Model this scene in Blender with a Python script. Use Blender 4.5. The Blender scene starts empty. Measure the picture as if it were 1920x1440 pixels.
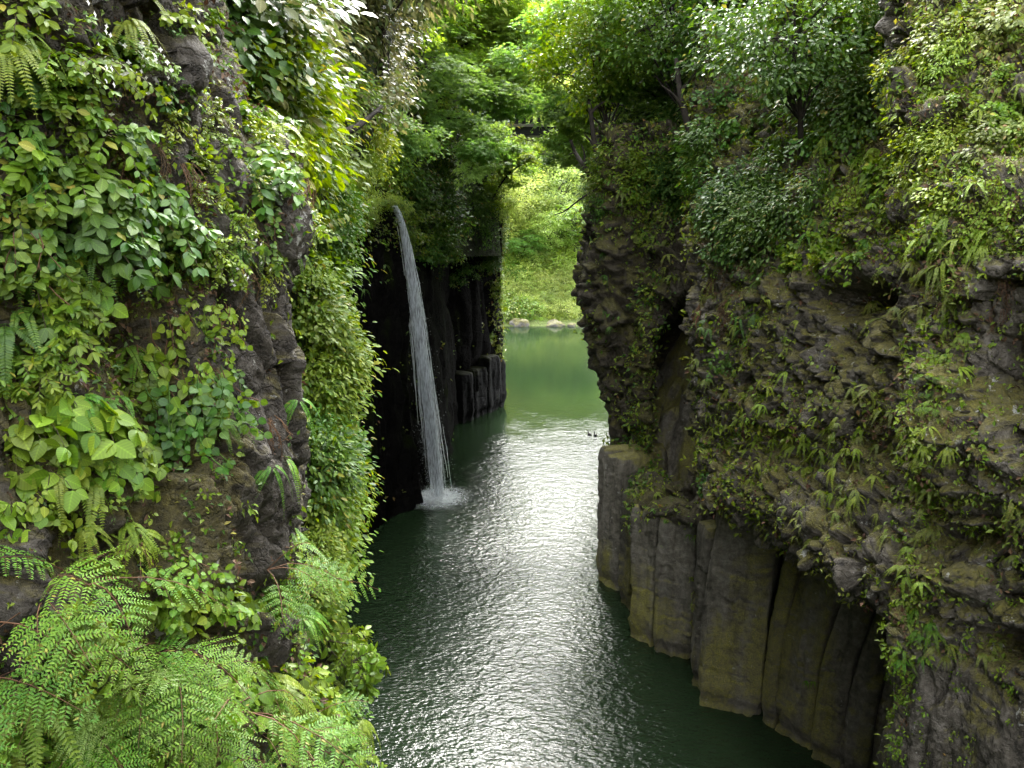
import bpy, math, random
import numpy as np
from mathutils import Matrix, Vector

rng = np.random.default_rng(7)
random.seed(7)
scene = bpy.context.scene
C = scene.collection
PI = math.pi

# ------------------------------------------------------------------ camera geometry
H = 18.7                    # camera height above the river (m)
PITCH = math.radians(13.7)
F = 1600.0                  # focal length in photo pixels (1920 wide)
CAM = np.array([0.0, 0.0, H])
cp, sp = math.cos(PITCH), math.sin(PITCH)

def ray(px, py):
    xc = (np.asarray(px, float) - 960) / F
    yc = -(np.asarray(py, float) - 720) / F
    return np.stack([xc, cp + yc * sp, -sp + yc * cp], -1)

def P(px, py, Y):
    d = ray(px, py)
    t = np.asarray(Y, float) / d[..., 1]
    return CAM + d * t[..., None]

def W(px, py, z=0.0):
    d = ray(px, py)
    t = (z - H) / d[..., 2]
    return CAM + d * np.asarray(t)[..., None]

def project(p):
    q = p - CAM
    fwd = q[..., 1] * cp - q[..., 2] * sp
    up = q[..., 1] * sp + q[..., 2] * cp
    fw = np.where(np.abs(fwd) < 1e-6, 1e-6, fwd)
    return 960 + F * q[..., 0] / fw, 720 - F * up / fw, fwd

def unit(v):
    return v / np.maximum(np.linalg.norm(v, axis=-1, keepdims=True), 1e-9)

# ------------------------------------------------------------------ noise
def _h(ix, iy, iz, seed):
    h = (ix.astype(np.int64) * 374761393 + iy.astype(np.int64) * 668265263 + iz.astype(np.int64) * 2147483647 + seed * 1274126177) & 0xffffffff
    h = ((h ^ (h >> 13)) * 1274126177) & 0xffffffff
    h = ((h ^ (h >> 16)) * 2246822519) & 0xffffffff
    return ((h ^ (h >> 15)) & 0xffffff) / float(0xffffff)

def vnoise(p, seed=0):
    i = np.floor(p).astype(np.int64)
    f = p - i
    f = f * f * (3 - 2 * f)
    r = 0
    for dx in (0, 1):
        wx = f[..., 0] if dx else 1 - f[..., 0]
        for dy in (0, 1):
            wy = f[..., 1] if dy else 1 - f[..., 1]
            for dz in (0, 1):
                wz = f[..., 2] if dz else 1 - f[..., 2]
                r = r + wx * wy * wz * _h(i[..., 0] + dx, i[..., 1] + dy, i[..., 2] + dz, seed)
    return r * 2 - 1

def fbm(p, octaves=4, seed=0, gain=0.5):
    a, s, r = 1.0, 0.0, 0
    for o in range(octaves):
        r = r + a * vnoise(p * (2.03 ** o) + o * 17.3, seed + o)
        s += a
        a *= gain
    return r / s

def worley(p, seed=0):
    i = np.floor(p).astype(np.int64)
    f1 = np.full(p.shape[:-1], 9.0)
    f2 = np.full(p.shape[:-1], 9.0)
    cid = np.zeros(p.shape[:-1])
    for dx in (-1, 0, 1):
        for dy in (-1, 0, 1):
            for dz in (-1, 0, 1):
                cx, cy, cz = i[..., 0] + dx, i[..., 1] + dy, i[..., 2] + dz
                q = np.stack([cx + _h(cx, cy, cz, seed), cy + _h(cx, cy, cz, seed + 5), cz + _h(cx, cy, cz, seed + 9)], -1)
                d = np.linalg.norm(q - p, axis=-1)
                c = _h(cx, cy, cz, seed + 13)
                m = d < f1
                f2 = np.where(m, f1, np.minimum(f2, d))
                cid = np.where(m, c, cid)
                f1 = np.where(m, d, f1)
    return f1, f2, cid

def facet(p, seed=0, tilt=1.0):
    """angular broken-rock relief: every cell is a tilted plane"""
    i = np.floor(p).astype(np.int64)
    f1 = np.full(p.shape[:-1], 9.0); f2 = f1.copy(); hgt = np.zeros(p.shape[:-1])
    for dx in (-1, 0, 1):
        for dy in (-1, 0, 1):
            for dz in (-1, 0, 1):
                cx, cy, cz = i[..., 0] + dx, i[..., 1] + dy, i[..., 2] + dz
                q = np.stack([cx + _h(cx, cy, cz, seed), cy + _h(cx, cy, cz, seed + 5), cz + _h(cx, cy, cz, seed + 9)], -1)
                o = p - q; d = np.linalg.norm(o, axis=-1)
                rv = np.stack([_h(cx, cy, cz, seed + 21), _h(cx, cy, cz, seed + 22), _h(cx, cy, cz, seed + 23)], -1) * 2 - 1
                h = _h(cx, cy, cz, seed + 13) - 0.5 + tilt * np.sum(o * rv, -1)
                m = d < f1
                f2 = np.where(m, f1, np.minimum(f2, d)); hgt = np.where(m, h, hgt); f1 = np.where(m, d, f1)
    return hgt, f2 - f1

# ------------------------------------------------------------------ mesh helpers
def mesh_np(name, verts, faces_list, mats, smooth=False, uv=None):
    """faces_list: list of (faces array (n,k), material index)"""
    me = bpy.data.meshes.new(name)
    verts = np.asarray(verts, np.float32)
    me.vertices.add(len(verts))
    me.vertices.foreach_set('co', verts.ravel())
    loops, starts, mi, pos = [], [], [], 0
    for f, m in faces_list:
        f = np.asarray(f, np.int32)
        if len(f) == 0:
            continue
        n, k = f.shape
        loops.append(f.ravel())
        starts.append(np.arange(n, dtype=np.int32) * k + pos)
        mi.append(np.full(n, m, np.int32))
        pos += n * k
    loops = np.concatenate(loops); starts = np.concatenate(starts); mi = np.concatenate(mi)
    me.loops.add(len(loops)); me.polygons.add(len(starts))
    me.loops.foreach_set('vertex_index', loops)
    me.polygons.foreach_set('loop_start', starts)
    me.polygons.foreach_set('material_index', mi)
    me.polygons.foreach_set('use_smooth', np.full(len(starts), smooth, bool))
    if uv is not None:
        lay = me.uv_layers.new(name='leaf')
        lay.data.foreach_set('uv', np.asarray(uv, np.float32)[loops].ravel())
    for m in mats:
        me.materials.append(m)
    me.update(calc_edges=True)
    me.validate()
    return me

class MB:
    """collects numpy pieces for one mesh"""
    def __init__(s):
        s.v, s.f, s.n, s.uv = [], [], 0, []
    def add(s, v, faces, m=0, uv=None):
        v = np.asarray(v, float).reshape(-1, 3)
        for f in faces:
            f = np.asarray(f, np.int32)
            if len(f):
                s.f.append((f + s.n, m))
        s.v.append(v); s.n += len(v); s.uv.append(np.zeros((len(v), 2)) if uv is None else uv)
    def mesh(s, name, mats, smooth=False):
        return mesh_np(name, np.concatenate(s.v), s.f, mats, smooth, np.concatenate(s.uv))
    def leaves(s, tpl, pos, R, sx, sy, m=0):
        """tpl=(verts, [faces]); pos (M,3); R (M,3,3) columns = x,y,z axes"""
        tv, tf = tpl
        wmax = np.abs(tv[:, 0]).max(); tuv = np.stack([tv[:, 0] / wmax, tv[:, 1]], -1)
        M = len(pos)
        if M == 0:
            return
        sx = np.broadcast_to(sx, (M,)); sy = np.broadcast_to(sy, (M,))
        sc = np.stack([sx, sy, sy], -1)
        loc = tv[None] * sc[:, None, :]
        v = np.einsum('mij,mkj->mki', R, loc) + pos[:, None, :]
        off = (np.arange(M) * len(tv))[:, None, None]
        s.add(v.reshape(-1, 3), [(f[None] + off).reshape(-1, f.shape[1]) for f in tf], m, np.tile(tuv, (M, 1)))
    def tube(s, path, rad, k=5, m=1):
        path = np.asarray(path, float); n = len(path)
        rad = np.broadcast_to(rad, (n,))
        t = unit(np.gradient(path, axis=0))
        ref = np.array([0.31, 0.22, 0.93])
        a = unit(np.cross(t, ref)); b = np.cross(t, a)
        ang = np.arange(k) / k * 2 * PI
        v = path[:, None] + rad[:, None, None] * (np.cos(ang)[None, :, None] * a[:, None] + np.sin(ang)[None, :, None] * b[:, None])
        i = np.arange(n - 1)[:, None] * k; j = np.arange(k)[None]; j2 = (j + 1) % k
        q = np.stack([i + j, i + j2, i + k + j2, i + k + j], -1).reshape(-1, 4)
        s.add(v.reshape(-1, 3), [q], m)

def frame(y, z):
    """rotation columns from direction y and approx normal z"""
    y = unit(y); x = unit(np.cross(y, z)); z = np.cross(x, y)
    return np.stack([x, y, z], -1)

def rdir(n):
    return unit(rng.normal(size=(n, 3)))

def tag(o, label=None, cat=None, group=None, kind=None):
    if label: o['label'] = label
    if cat: o['category'] = cat
    if group: o['group'] = group
    if kind: o['kind'] = kind
    return o

def obj(name, me, parent=None, mat=None):
    o = bpy.data.objects.new(name, me)
    C.objects.link(o)
    if parent: o.parent = parent
    if mat is not None: o.matrix_world = mat
    return o

def empty(name, loc=(0, 0, 0)):
    o = bpy.data.objects.new(name, None); C.objects.link(o); o.location = loc
    o.empty_display_size = 0.3
    return o

# ------------------------------------------------------------------ materials
def nt(name):
    m = bpy.data.materials.new(name); m.use_nodes = True
    t = m.node_tree; t.nodes.clear()
    return m, t, t.nodes, t.links

def N(t, typ, **kw):
    n = t.nodes.new(typ)
    for k, v in kw.items():
        if k.startswith('i_'):
            n.inputs[k[2:].replace('_', ' ')].default_value = v
        else:
            setattr(n, k, v)
    return n

def ramp(t, stops, interp='LINEAR'):
    r = t.nodes.new('ShaderNodeValToRGB'); r.color_ramp.interpolation = interp
    e = r.color_ramp.elements
    while len(e) > 1: e.remove(e[-1])
    e[0].position = stops[0][0]; c = stops[0][1]; e[0].color = (*c, 1) if len(c) == 3 else c
    for p, c in stops[1:]:
        x = e.new(p); x.color = (*c, 1) if len(c) == 3 else c
    return r

def g3(v): return (v, v, v)

def leaf_mat(name, c1, c2, rough=0.38, trans=0.32, tc=1.5, old=None, oldfrac=0.03, spec=0.38):
    m, t, nd, ln = nt(name)
    geo = N(t, 'ShaderNodeNewGeometry'); oi = N(t, 'ShaderNodeObjectInfo')
    st = [(0.0, c1), (0.97 - oldfrac, c2)]
    if old: st += [(0.985 - oldfrac, c2), (1.0 - oldfrac * 0.5, old)]
    r = ramp(t, st)
    ln.new(geo.outputs['Random Per Island'], r.inputs[0])
    hv = N(t, 'ShaderNodeHueSaturation')
    mr = N(t, 'ShaderNodeMapRange', i_To_Min=0.72, i_To_Max=1.22)
    ln.new(oi.outputs['Random'], mr.inputs['Value'])
    ln.new(mr.outputs[0], hv.inputs['Value'])
    mh = N(t, 'ShaderNodeMapRange', i_To_Min=0.482, i_To_Max=0.515)
    mm = N(t, 'ShaderNodeMath', operation='MULTIPLY'); mm.inputs[1].default_value = 7.31
    fr = N(t, 'ShaderNodeMath', operation='FRACT')
    ln.new(oi.outputs['Random'], mm.inputs[0]); ln.new(mm.outputs[0], fr.inputs[0]); ln.new(fr.outputs[0], mh.inputs['Value'])
    ln.new(mh.outputs[0], hv.inputs['Hue'])
    uvn = N(t, 'ShaderNodeUVMap'); uvn.uv_map = 'leaf'; sxy = N(t, 'ShaderNodeSeparateXYZ'); ln.new(uvn.outputs[0], sxy.inputs[0])
    ab = N(t, 'ShaderNodeMath', operation='ABSOLUTE'); ln.new(sxy.outputs[0], ab.inputs[0])
    rib = ramp(t, [(0.0, g3(1.45)), (0.05, g3(1.3)), (0.12, g3(1.0)), (1.0, g3(0.94))]); ln.new(ab.outputs[0], rib.inputs[0])
    sv = N(t, 'ShaderNodeMath', operation='MULTIPLY_ADD'); ln.new(ab.outputs[0], sv.inputs[0]); sv.inputs[1].default_value = -0.28; ln.new(sxy.outputs[1], sv.inputs[2])
    s7 = N(t, 'ShaderNodeMath', operation='MULTIPLY'); ln.new(sv.outputs[0], s7.inputs[0]); s7.inputs[1].default_value = 44.0
    sn = N(t, 'ShaderNodeMath', operation='SINE'); ln.new(s7.outputs[0], sn.inputs[0])
    svr = ramp(t, [(0.0, g3(0.90)), (0.8, g3(1.0)), (1.0, g3(1.13))])
    sn1 = N(t, 'ShaderNodeMath', operation='MULTIPLY_ADD'); ln.new(sn.outputs[0], sn1.inputs[0]); sn1.inputs[1].default_value = 0.5; sn1.inputs[2].default_value = 0.5
    ln.new(sn1.outputs[0], svr.inputs[0])
    vm = N(t, 'ShaderNodeMix', data_type='RGBA', blend_type='MULTIPLY'); vm.inputs[0].default_value = 1; ln.new(rib.outputs[0], vm.inputs[6]); ln.new(svr.outputs[0], vm.inputs[7])
    vm2 = N(t, 'ShaderNodeMix', data_type='RGBA', blend_type='MULTIPLY'); vm2.inputs[0].default_value = 1; ln.new(r.outputs[0], vm2.inputs[6]); ln.new(vm.outputs[2], vm2.inputs[7])
    ln.new(vm2.outputs[2], hv.inputs['Color'])
    p = N(t, 'ShaderNodeBsdfPrincipled', i_Roughness=rough)
    p.inputs['Specular IOR Level'].default_value = spec
    ln.new(hv.outputs[0], p.inputs['Base Color'])
    tl = N(t, 'ShaderNodeBsdfTranslucent')
    bc = N(t, 'ShaderNodeHueSaturation'); bc.inputs['Value'].default_value = tc; bc.inputs['Hue'].default_value = 0.485
    bc.inputs['Saturation'].default_value = 1.1
    ln.new(hv.outputs[0], bc.inputs['Color']); ln.new(bc.outputs[0], tl.inputs['Color'])
    mx = N(t, 'ShaderNodeMixShader'); mx.inputs[0].default_value = trans
    ln.new(p.outputs[0], mx.inputs[1]); ln.new(tl.outputs[0], mx.inputs[2])
    o = N(t, 'ShaderNodeOutputMaterial'); ln.new(mx.outputs[0], o.inputs[0])
    return m

def rock_mat(name, dark, mid, light, moss=(0.05, 0.06, 0.012), mossamt=0.5, lichen=0.3, scale=1.0, streak=0.5, rough=0.75, bump=0.05, moss_low=None, spec=0.35, crack=1.5, crackamt=0.4, objvar=0.0):
    m, t, nd, ln = nt(name)
    tc = N(t, 'ShaderNodeTexCoord')
    def noise(sc, det=6, vec=None, rgh=0.6, dist=0.0):
        n = N(t, 'ShaderNodeTexNoise', i_Scale=sc * scale, i_Detail=det, i_Roughness=rgh, i_Distortion=dist)
        ln.new(vec or tc.outputs['Object'], n.inputs['Vector']); return n
    mp = N(t, 'ShaderNodeMapping'); mp.inputs['Scale'].default_value = (1, 1, 0.16)
    ln.new(tc.outputs['Object'], mp.inputs[0])
    n1 = noise(0.9, 8); n2 = noise(5.5, 8, rgh=0.7); n3 = noise(2.2, 6, mp.outputs[0], dist=0.4); n4 = noise(24, 4)
    base = ramp(t, [(0.36, dark), (0.51, mid), (0.66, light)])
    ad = N(t, 'ShaderNodeMix', data_type='FLOAT'); ad.inputs[0].default_value = 0.5
    ln.new(n2.outputs[0], ad.inputs[2]); ln.new(n3.outputs[0], ad.inputs[3])
    ln.new(ad.outputs[0], base.inputs[0])
    # mineral streaks down the face
    st = ramp(t, [(0.46, g3(1.0)), (0.7, g3(1 - 0.6 * streak))])
    ln.new(n3.outputs[0], st.inputs[0])
    mul = N(t, 'ShaderNodeMix', data_type='RGBA', blend_type='MULTIPLY'); mul.inputs[0].default_value = 1
    ln.new(base.outputs[0], mul.inputs[6]); ln.new(st.outputs[0], mul.inputs[7])
    # moss in patches, more on ledges
    geo = N(t, 'ShaderNodeNewGeometry'); sx = N(t, 'ShaderNodeSeparateXYZ'); ln.new(geo.outputs['Normal'], sx.inputs[0])
    mz = N(t, 'ShaderNodeMapRange', i_From_Min=-0.3, i_From_Max=0.7, i_To_Min=-0.12, i_To_Max=0.2); ln.new(sx.outputs[2], mz.inputs['Value'])
    n5 = noise(0.75, 5, mp.outputs[0], rgh=0.55)
    ms = N(t, 'ShaderNodeMath', operation='ADD'); ln.new(n5.outputs[0], ms.inputs[0]); ln.new(mz.outputs[0], ms.inputs[1])
    if moss_low:
        sp_ = N(t, 'ShaderNodeSeparateXYZ'); ln.new(tc.outputs['Object'], sp_.inputs[0])
        ml = N(t, 'ShaderNodeMapRange', i_From_Min=moss_low[0], i_From_Max=moss_low[1], i_To_Min=0.16, i_To_Max=0.0); ln.new(sp_.outputs[2], ml.inputs['Value'])
        ms2 = N(t, 'ShaderNodeMath', operation='ADD'); ln.new(ms.outputs[0], ms2.inputs[0]); ln.new(ml.outputs[0], ms2.inputs[1]); ms = ms2
    mr = ramp(t, [(0.62 - 0.2 * mossamt, g3(0)), (0.74 - 0.2 * mossamt, g3(1))]); ln.new(ms.outputs[0], mr.inputs[0])
    mq = N(t, 'ShaderNodeMath', operation='MULTIPLY'); ln.new(mr.outputs[0], mq.inputs[0])
    mk = ramp(t, [(0.36, g3(0.35)), (0.62, g3(0.95))]); ln.new(n2.outputs[0], mk.inputs[0]); ln.new(mk.outputs[0], mq.inputs[1])
    mc = ramp(t, [(0.3, tuple(x * 0.55 for x in moss)), (0.7, tuple(x * 1.6 for x in moss))]); ln.new(n4.outputs[0], mc.inputs[0])
    mx = N(t, 'ShaderNodeMix', data_type='RGBA'); ln.new(mq.outputs[0], mx.inputs[0]); ln.new(mul.outputs[2], mx.inputs[6]); ln.new(mc.outputs[0], mx.inputs[7])
    # pale lichen crusts
    nl = noise(3.4, 7, rgh=0.72); lr = ramp(t, [(0.665 - 0.09 * lichen, g3(0)), (0.69 - 0.09 * lichen, g3(1))]); ln.new(nl.outputs[0], lr.inputs[0])
    n6 = noise(0.6, 2); l2 = ramp(t, [(0.45, g3(0)), (0.55, g3(1))]); ln.new(n6.outputs[0], l2.inputs[0])
    lm = N(t, 'ShaderNodeMath', operation='MULTIPLY'); ln.new(lr.outputs[0], lm.inputs[0]); ln.new(l2.outputs[0], lm.inputs[1])
    lm2 = N(t, 'ShaderNodeMath', operation='MULTIPLY'); ln.new(lm.outputs[0], lm2.inputs[0]); lm2.inputs[1].default_value = min(1, lichen * 2)
    mx2 = N(t, 'ShaderNodeMix', data_type='RGBA'); ln.new(lm2.outputs[0], mx2.inputs[0]); ln.new(mx.outputs[2], mx2.inputs[6]); mx2.inputs[7].default_value = (0.36, 0.36, 0.33, 1)
    wq = N(t, 'ShaderNodeMix', data_type='RGBA', blend_type='ADD'); wq.inputs[0].default_value = 0.9
    ln.new(tc.outputs['Object'], wq.inputs[6]); nq = noise(1.6, 4); ln.new(nq.outputs['Color'], wq.inputs[7])
    vo = N(t, 'ShaderNodeTexVoronoi', feature='DISTANCE_TO_EDGE', i_Scale=crack * scale); ln.new(wq.outputs[2], vo.inputs['Vector'])
    vc = ramp(t, [(0.0, g3(0.25)), (0.035, g3(0.75)), (0.09, g3(1.0))]); ln.new(vo.outputs['Distance'], vc.inputs[0])
    mc2 = N(t, 'ShaderNodeMix', data_type='RGBA', blend_type='MULTIPLY'); mc2.inputs[0].default_value = crackamt; ln.new(mx2.outputs[2], mc2.inputs[6]); ln.new(vc.outputs[0], mc2.inputs[7])
    p = N(t, 'ShaderNodeBsdfPrincipled', i_Roughness=rough); ln.new(mc2.outputs[2], p.inputs['Base Color'])
    if objvar:
        oi = N(t, 'ShaderNodeObjectInfo'); hv = N(t, 'ShaderNodeHueSaturation'); mr9 = N(t, 'ShaderNodeMapRange', i_To_Min=1 - objvar, i_To_Max=1 + objvar)
        ln.new(oi.outputs['Random'], mr9.inputs['Value']); ln.new(mr9.outputs[0], hv.inputs['Value']); ln.new(mc2.outputs[2], hv.inputs['Color']); ln.new(hv.outputs[0], p.inputs['Base Color'])
    p.inputs['Specular IOR Level'].default_value = spec
    bm = N(t, 'ShaderNodeMath', operation='ADD'); ln.new(n2.outputs[0], bm.inputs[0])
    b2 = N(t, 'ShaderNodeMath', operation='MULTIPLY'); ln.new(n4.outputs[0], b2.inputs[0]); b2.inputs[1].default_value = 0.35; ln.new(b2.outputs[0], bm.inputs[1])
    vb = N(t, 'ShaderNodeMath', operation='MULTIPLY_ADD'); ln.new(vc.outputs[0], vb.inputs[0]); vb.inputs[1].default_value = 0.9 * crackamt; ln.new(bm.outputs[0], vb.inputs[2]); bm = vb
    b = N(t, 'ShaderNodeBump', i_Strength=0.9, i_Distance=bump / scale * 3); ln.new(bm.outputs[0], b.inputs['Height']); ln.new(b.outputs[0], p.inputs['Normal'])
    o = N(t, 'ShaderNodeOutputMaterial'); ln.new(p.outputs[0], o.inputs[0])
    return m

def plain_mat(name, col, rough=0.8, var=0.35, sc=6.0, spec=0.3, bump=0.0):
    m, t, nd, ln = nt(name)
    tc = N(t, 'ShaderNodeTexCoord'); n = N(t, 'ShaderNodeTexNoise', i_Scale=sc, i_Detail=6.0); ln.new(tc.outputs['Object'], n.inputs['Vector'])
    r = ramp(t, [(0.3, tuple(c * (1 - var) for c in col)), (0.7, tuple(min(1, c * (1 + var)) for c in col))]); ln.new(n.outputs[0], r.inputs[0])
    p = N(t, 'ShaderNodeBsdfPrincipled', i_Roughness=rough); p.inputs['Specular IOR Level'].default_value = spec
    ln.new(r.outputs[0], p.inputs['Base Color'])
    if bump:
        b = N(t, 'ShaderNodeBump', i_Strength=0.8, i_Distance=bump); ln.new(n.outputs[0], b.inputs['Height']); ln.new(b.outputs[0], p.inputs['Normal'])
    o = N(t, 'ShaderNodeOutputMaterial'); ln.new(p.outputs[0], o.inputs[0])
    return m

M = {}
M['fern'] = leaf_mat('fern_leaf', (0.050, 0.135, 0.012), (0.110, 0.215, 0.022), rough=0.52, trans=0.32, spec=0.2, old=(0.22, 0.2, 0.04), oldfrac=0.01)
M['fern_pale'] = leaf_mat('pale_fern_leaf', (0.13, 0.22, 0.04), (0.20, 0.29, 0.06), rough=0.45, trans=0.35)
M['fresh'] = leaf_mat('fresh_leaf', (0.075, 0.155, 0.010), (0.155, 0.235, 0.018), spec=0.28, rough=0.46, old=(0.3, 0.28, 0.04), oldfrac=0.02)
M['deep'] = leaf_mat('deep_green_leaf', (0.038, 0.105, 0.013), (0.088, 0.175, 0.020), rough=0.46, old=(0.25, 0.22, 0.04), oldfrac=0.015)
M['lime'] = leaf_mat('lime_leaf', (0.13, 0.21, 0.020), (0.225, 0.30, 0.034), rough=0.5, trans=0.38)
M['olive'] = leaf_mat('olive_leaf', (0.09, 0.13, 0.018), (0.18, 0.215, 0.035), rough=0.5, trans=0.3, old=(0.2, 0.12, 0.04), oldfrac=0.06)
M['maple'] = leaf_mat('maple_leaf', (0.085, 0.175, 0.030), (0.15, 0.25, 0.05), rough=0.5, trans=0.55, tc=2.0)
M['maple_y'] = leaf_mat('yellow_green_maple_leaf', (0.10, 0.19, 0.022), (0.165, 0.25, 0.034), rough=0.5, trans=0.55, tc=2.0)
M['oak'] = leaf_mat('evergreen_leaf', (0.032, 0.078, 0.012), (0.072, 0.138, 0.022), rough=0.55, trans=0.3, old=(0.2, 0.17, 0.05), oldfrac=0.03, spec=0.18)
M['oak_tan'] = leaf_mat('tan_tipped_leaf', (0.05, 0.095, 0.02), (0.20, 0.19, 0.07), rough=0.4, trans=0.3)
M['far'] = leaf_mat('sunlit_riverside_leaf', (0.20, 0.30, 0.07), (0.33, 0.41, 0.11), rough=0.55, trans=0.5, tc=1.7)  # sunlit glow of the far bank is put into this pale leaf colour
M['dry'] = leaf_mat('dry_leaf', (0.06, 0.03, 0.014), (0.12, 0.07, 0.035), rough=0.8, trans=0.15)
M['stem'] = plain_mat('stem', (0.055, 0.045, 0.02), 0.7)
M['stem_red'] = plain_mat('reddish_stem', (0.10, 0.05, 0.025), 0.7)
M['bark'] = plain_mat('bark', (0.025, 0.02, 0.015), 0.9, 0.5, 4, bump=0.03)
M['bark_pale'] = plain_mat('pale_twig_bark', (0.25, 0.22, 0.17), 0.8)
M['flower'] = plain_mat('white_petal', (0.8, 0.8, 0.76), 0.6, 0.05)
M['concrete'] = plain_mat('old_concrete', (0.20, 0.185, 0.16), 0.85, 0.35, 1.5, bump=0.02)
M['dark_iron'] = plain_mat('dark_painted_iron', (0.012, 0.012, 0.012), 0.5, 0.2)
M['boulder'] = rock_mat('river_boulder', (0.07, 0.065, 0.06), (0.17, 0.16, 0.145), (0.33, 0.32, 0.29), moss=(0.15, 0.14, 0.03), mossamt=0.45, lichen=0.5, bump=0.03)
M['rock_near'] = rock_mat('near_cliff_rock', (0.014, 0.012, 0.009), (0.070, 0.060, 0.047), (0.19, 0.175, 0.15), moss=(0.070, 0.060, 0.009), mossamt=0.66, lichen=0.62, scale=2.2, streak=0.6, bump=0.06)
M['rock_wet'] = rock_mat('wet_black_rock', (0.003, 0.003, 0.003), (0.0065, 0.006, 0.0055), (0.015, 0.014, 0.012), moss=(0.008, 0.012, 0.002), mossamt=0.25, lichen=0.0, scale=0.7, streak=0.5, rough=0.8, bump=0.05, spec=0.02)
M['rock_rubble'] = rock_mat('rubbly_lava', (0.022, 0.019, 0.015), (0.110, 0.096, 0.075), (0.26, 0.235, 0.20), moss=(0.115, 0.105, 0.014), mossamt=0.46, lichen=0.6, scale=1.1, streak=0.35, bump=0.05)
M['rock_layer'] = rock_mat('layered_lava', (0.024, 0.019, 0.013), (0.080, 0.066, 0.046), (0.17, 0.15, 0.11), moss=(0.085, 0.080, 0.016), mossamt=0.42, lichen=0.2, scale=0.8, streak=0.3, bump=0.06)
M['column'] = rock_mat('column_basalt', (0.040, 0.035, 0.026), (0.142, 0.128, 0.100), (0.29, 0.27, 0.225), moss=(0.150, 0.138, 0.024), mossamt=0.45, lichen=0.3, scale=0.8, streak=0.8, rough=0.75, bump=0.02, moss_low=(0.2, 5.0), crackamt=0.25, crack=0.9, objvar=0.3)
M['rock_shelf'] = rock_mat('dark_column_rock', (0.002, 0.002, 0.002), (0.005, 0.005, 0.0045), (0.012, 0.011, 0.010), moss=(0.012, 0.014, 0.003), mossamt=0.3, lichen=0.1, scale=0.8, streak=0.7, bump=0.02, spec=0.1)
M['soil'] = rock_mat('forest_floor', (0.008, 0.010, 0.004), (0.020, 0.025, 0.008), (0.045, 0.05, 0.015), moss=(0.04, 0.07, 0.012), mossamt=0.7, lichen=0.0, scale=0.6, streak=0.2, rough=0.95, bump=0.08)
M['soil_far'] = rock_mat('sunlit_bank_ground', (0.10, 0.12, 0.04), (0.22, 0.24, 0.09), (0.36, 0.36, 0.2), moss=(0.10, 0.15, 0.03), mossamt=0.7, lichen=0.1, scale=0.4, streak=0.1, rough=0.95, bump=0.08)  # ground colour lightened to carry the bright sunlight on the far bank

# ------------------------------------------------------------------ lattice surfaces
SURF = {}
def cr(a, n, axis):
    a = np.moveaxis(a, axis, 0)
    k = len(a)
    u = np.linspace(0, k - 1, n); i = np.minimum(u.astype(int), k - 2); f = (u - i)
    sh = (n,) + (1,) * (a.ndim - 1); f = f.reshape(sh)
    p1, p2 = a[i], a[i + 1]
    p0 = np.where((i > 0).reshape(sh), a[np.maximum(i - 1, 0)], 2 * p1 - p2)
    p3 = np.where((i < k - 2).reshape(sh), a[np.minimum(i + 2, k - 1)], 2 * p2 - p1)
    r = 0.5 * (2 * p1 + (p2 - p0) * f + (2 * p0 - 5 * p1 + 4 * p2 - p3) * f ** 2 + (3 * p1 - p0 - 3 * p2 + p3) * f ** 3)
    return np.moveaxis(r, 0, axis)

def normals(g):
    du = np.gradient(g, axis=0); dv = np.gradient(g, axis=1)
    return unit(np.cross(du, dv))

def surface(name, lat, nu, nv, disp=None, bumps=(), mat=None, label=None, cat=None, key=None, world=False, kind='structure', smooth=True):
    """lat[r][c] = (px, py, Y) control points read off the photograph at their own distance"""
    a = np.array(lat, float)
    ctl = a if world else P(a[..., 0], a[..., 1], a[..., 2])
    g = cr(cr(ctl, nu, 0), nv, 1)
    n = normals(g)
    facing = np.sum(n * (CAM - g), -1)
    if np.median(facing) < 0:
        n = -n
    d = np.zeros(g.shape[:2])
    if disp is not None:
        d = d + disp(g, n)
    if len(bumps):
        px, py, _ = project(g)
        for (bx, by, rx, ry, amt) in bumps:
            q = ((px - bx) / rx) ** 2 + ((py - by) / ry) ** 2
            d = d + amt * np.exp(-q ** 1.5)
    g2 = g + n * d[..., None]
    n2 = normals(g2)
    if np.median(np.sum(n2 * (CAM - g2), -1)) < 0:
        n2 = -n2; flip = True
    else:
        flip = False
    idx = np.arange(nu * nv).reshape(nu, nv)
    q = np.stack([idx[:-1, :-1], idx[1:, :-1], idx[1:, 1:], idx[:-1, 1:]], -1).reshape(-1, 4)
    if flip: q = q[:, ::-1]
    me = mesh_np(name, g2.reshape(-1, 3), [(q, 0)], [mat], smooth)
    o = obj(name, me)
    tag(o, label, cat, None, kind)
    px, py, dep = project(g2)
    SURF[key or name] = dict(p=g2.reshape(-1, 3), n=n2.reshape(-1, 3), px=px.ravel(), py=py.ravel(), d=dep.ravel(), area=None)
    return o

def rows(ys, cols):
    """cols: list of per-column lists [(y, px, Y), ...]; interpolated at ys -> lattice"""
    out = []
    for y in ys:
        r = []
        for c in cols:
            yy = [k[0] for k in c]
            r.append((np.interp(y, yy, [k[1] for k in c]), y, np.interp(y, yy, [k[2] for k in c])))
        out.append(r)
    return out

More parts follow.
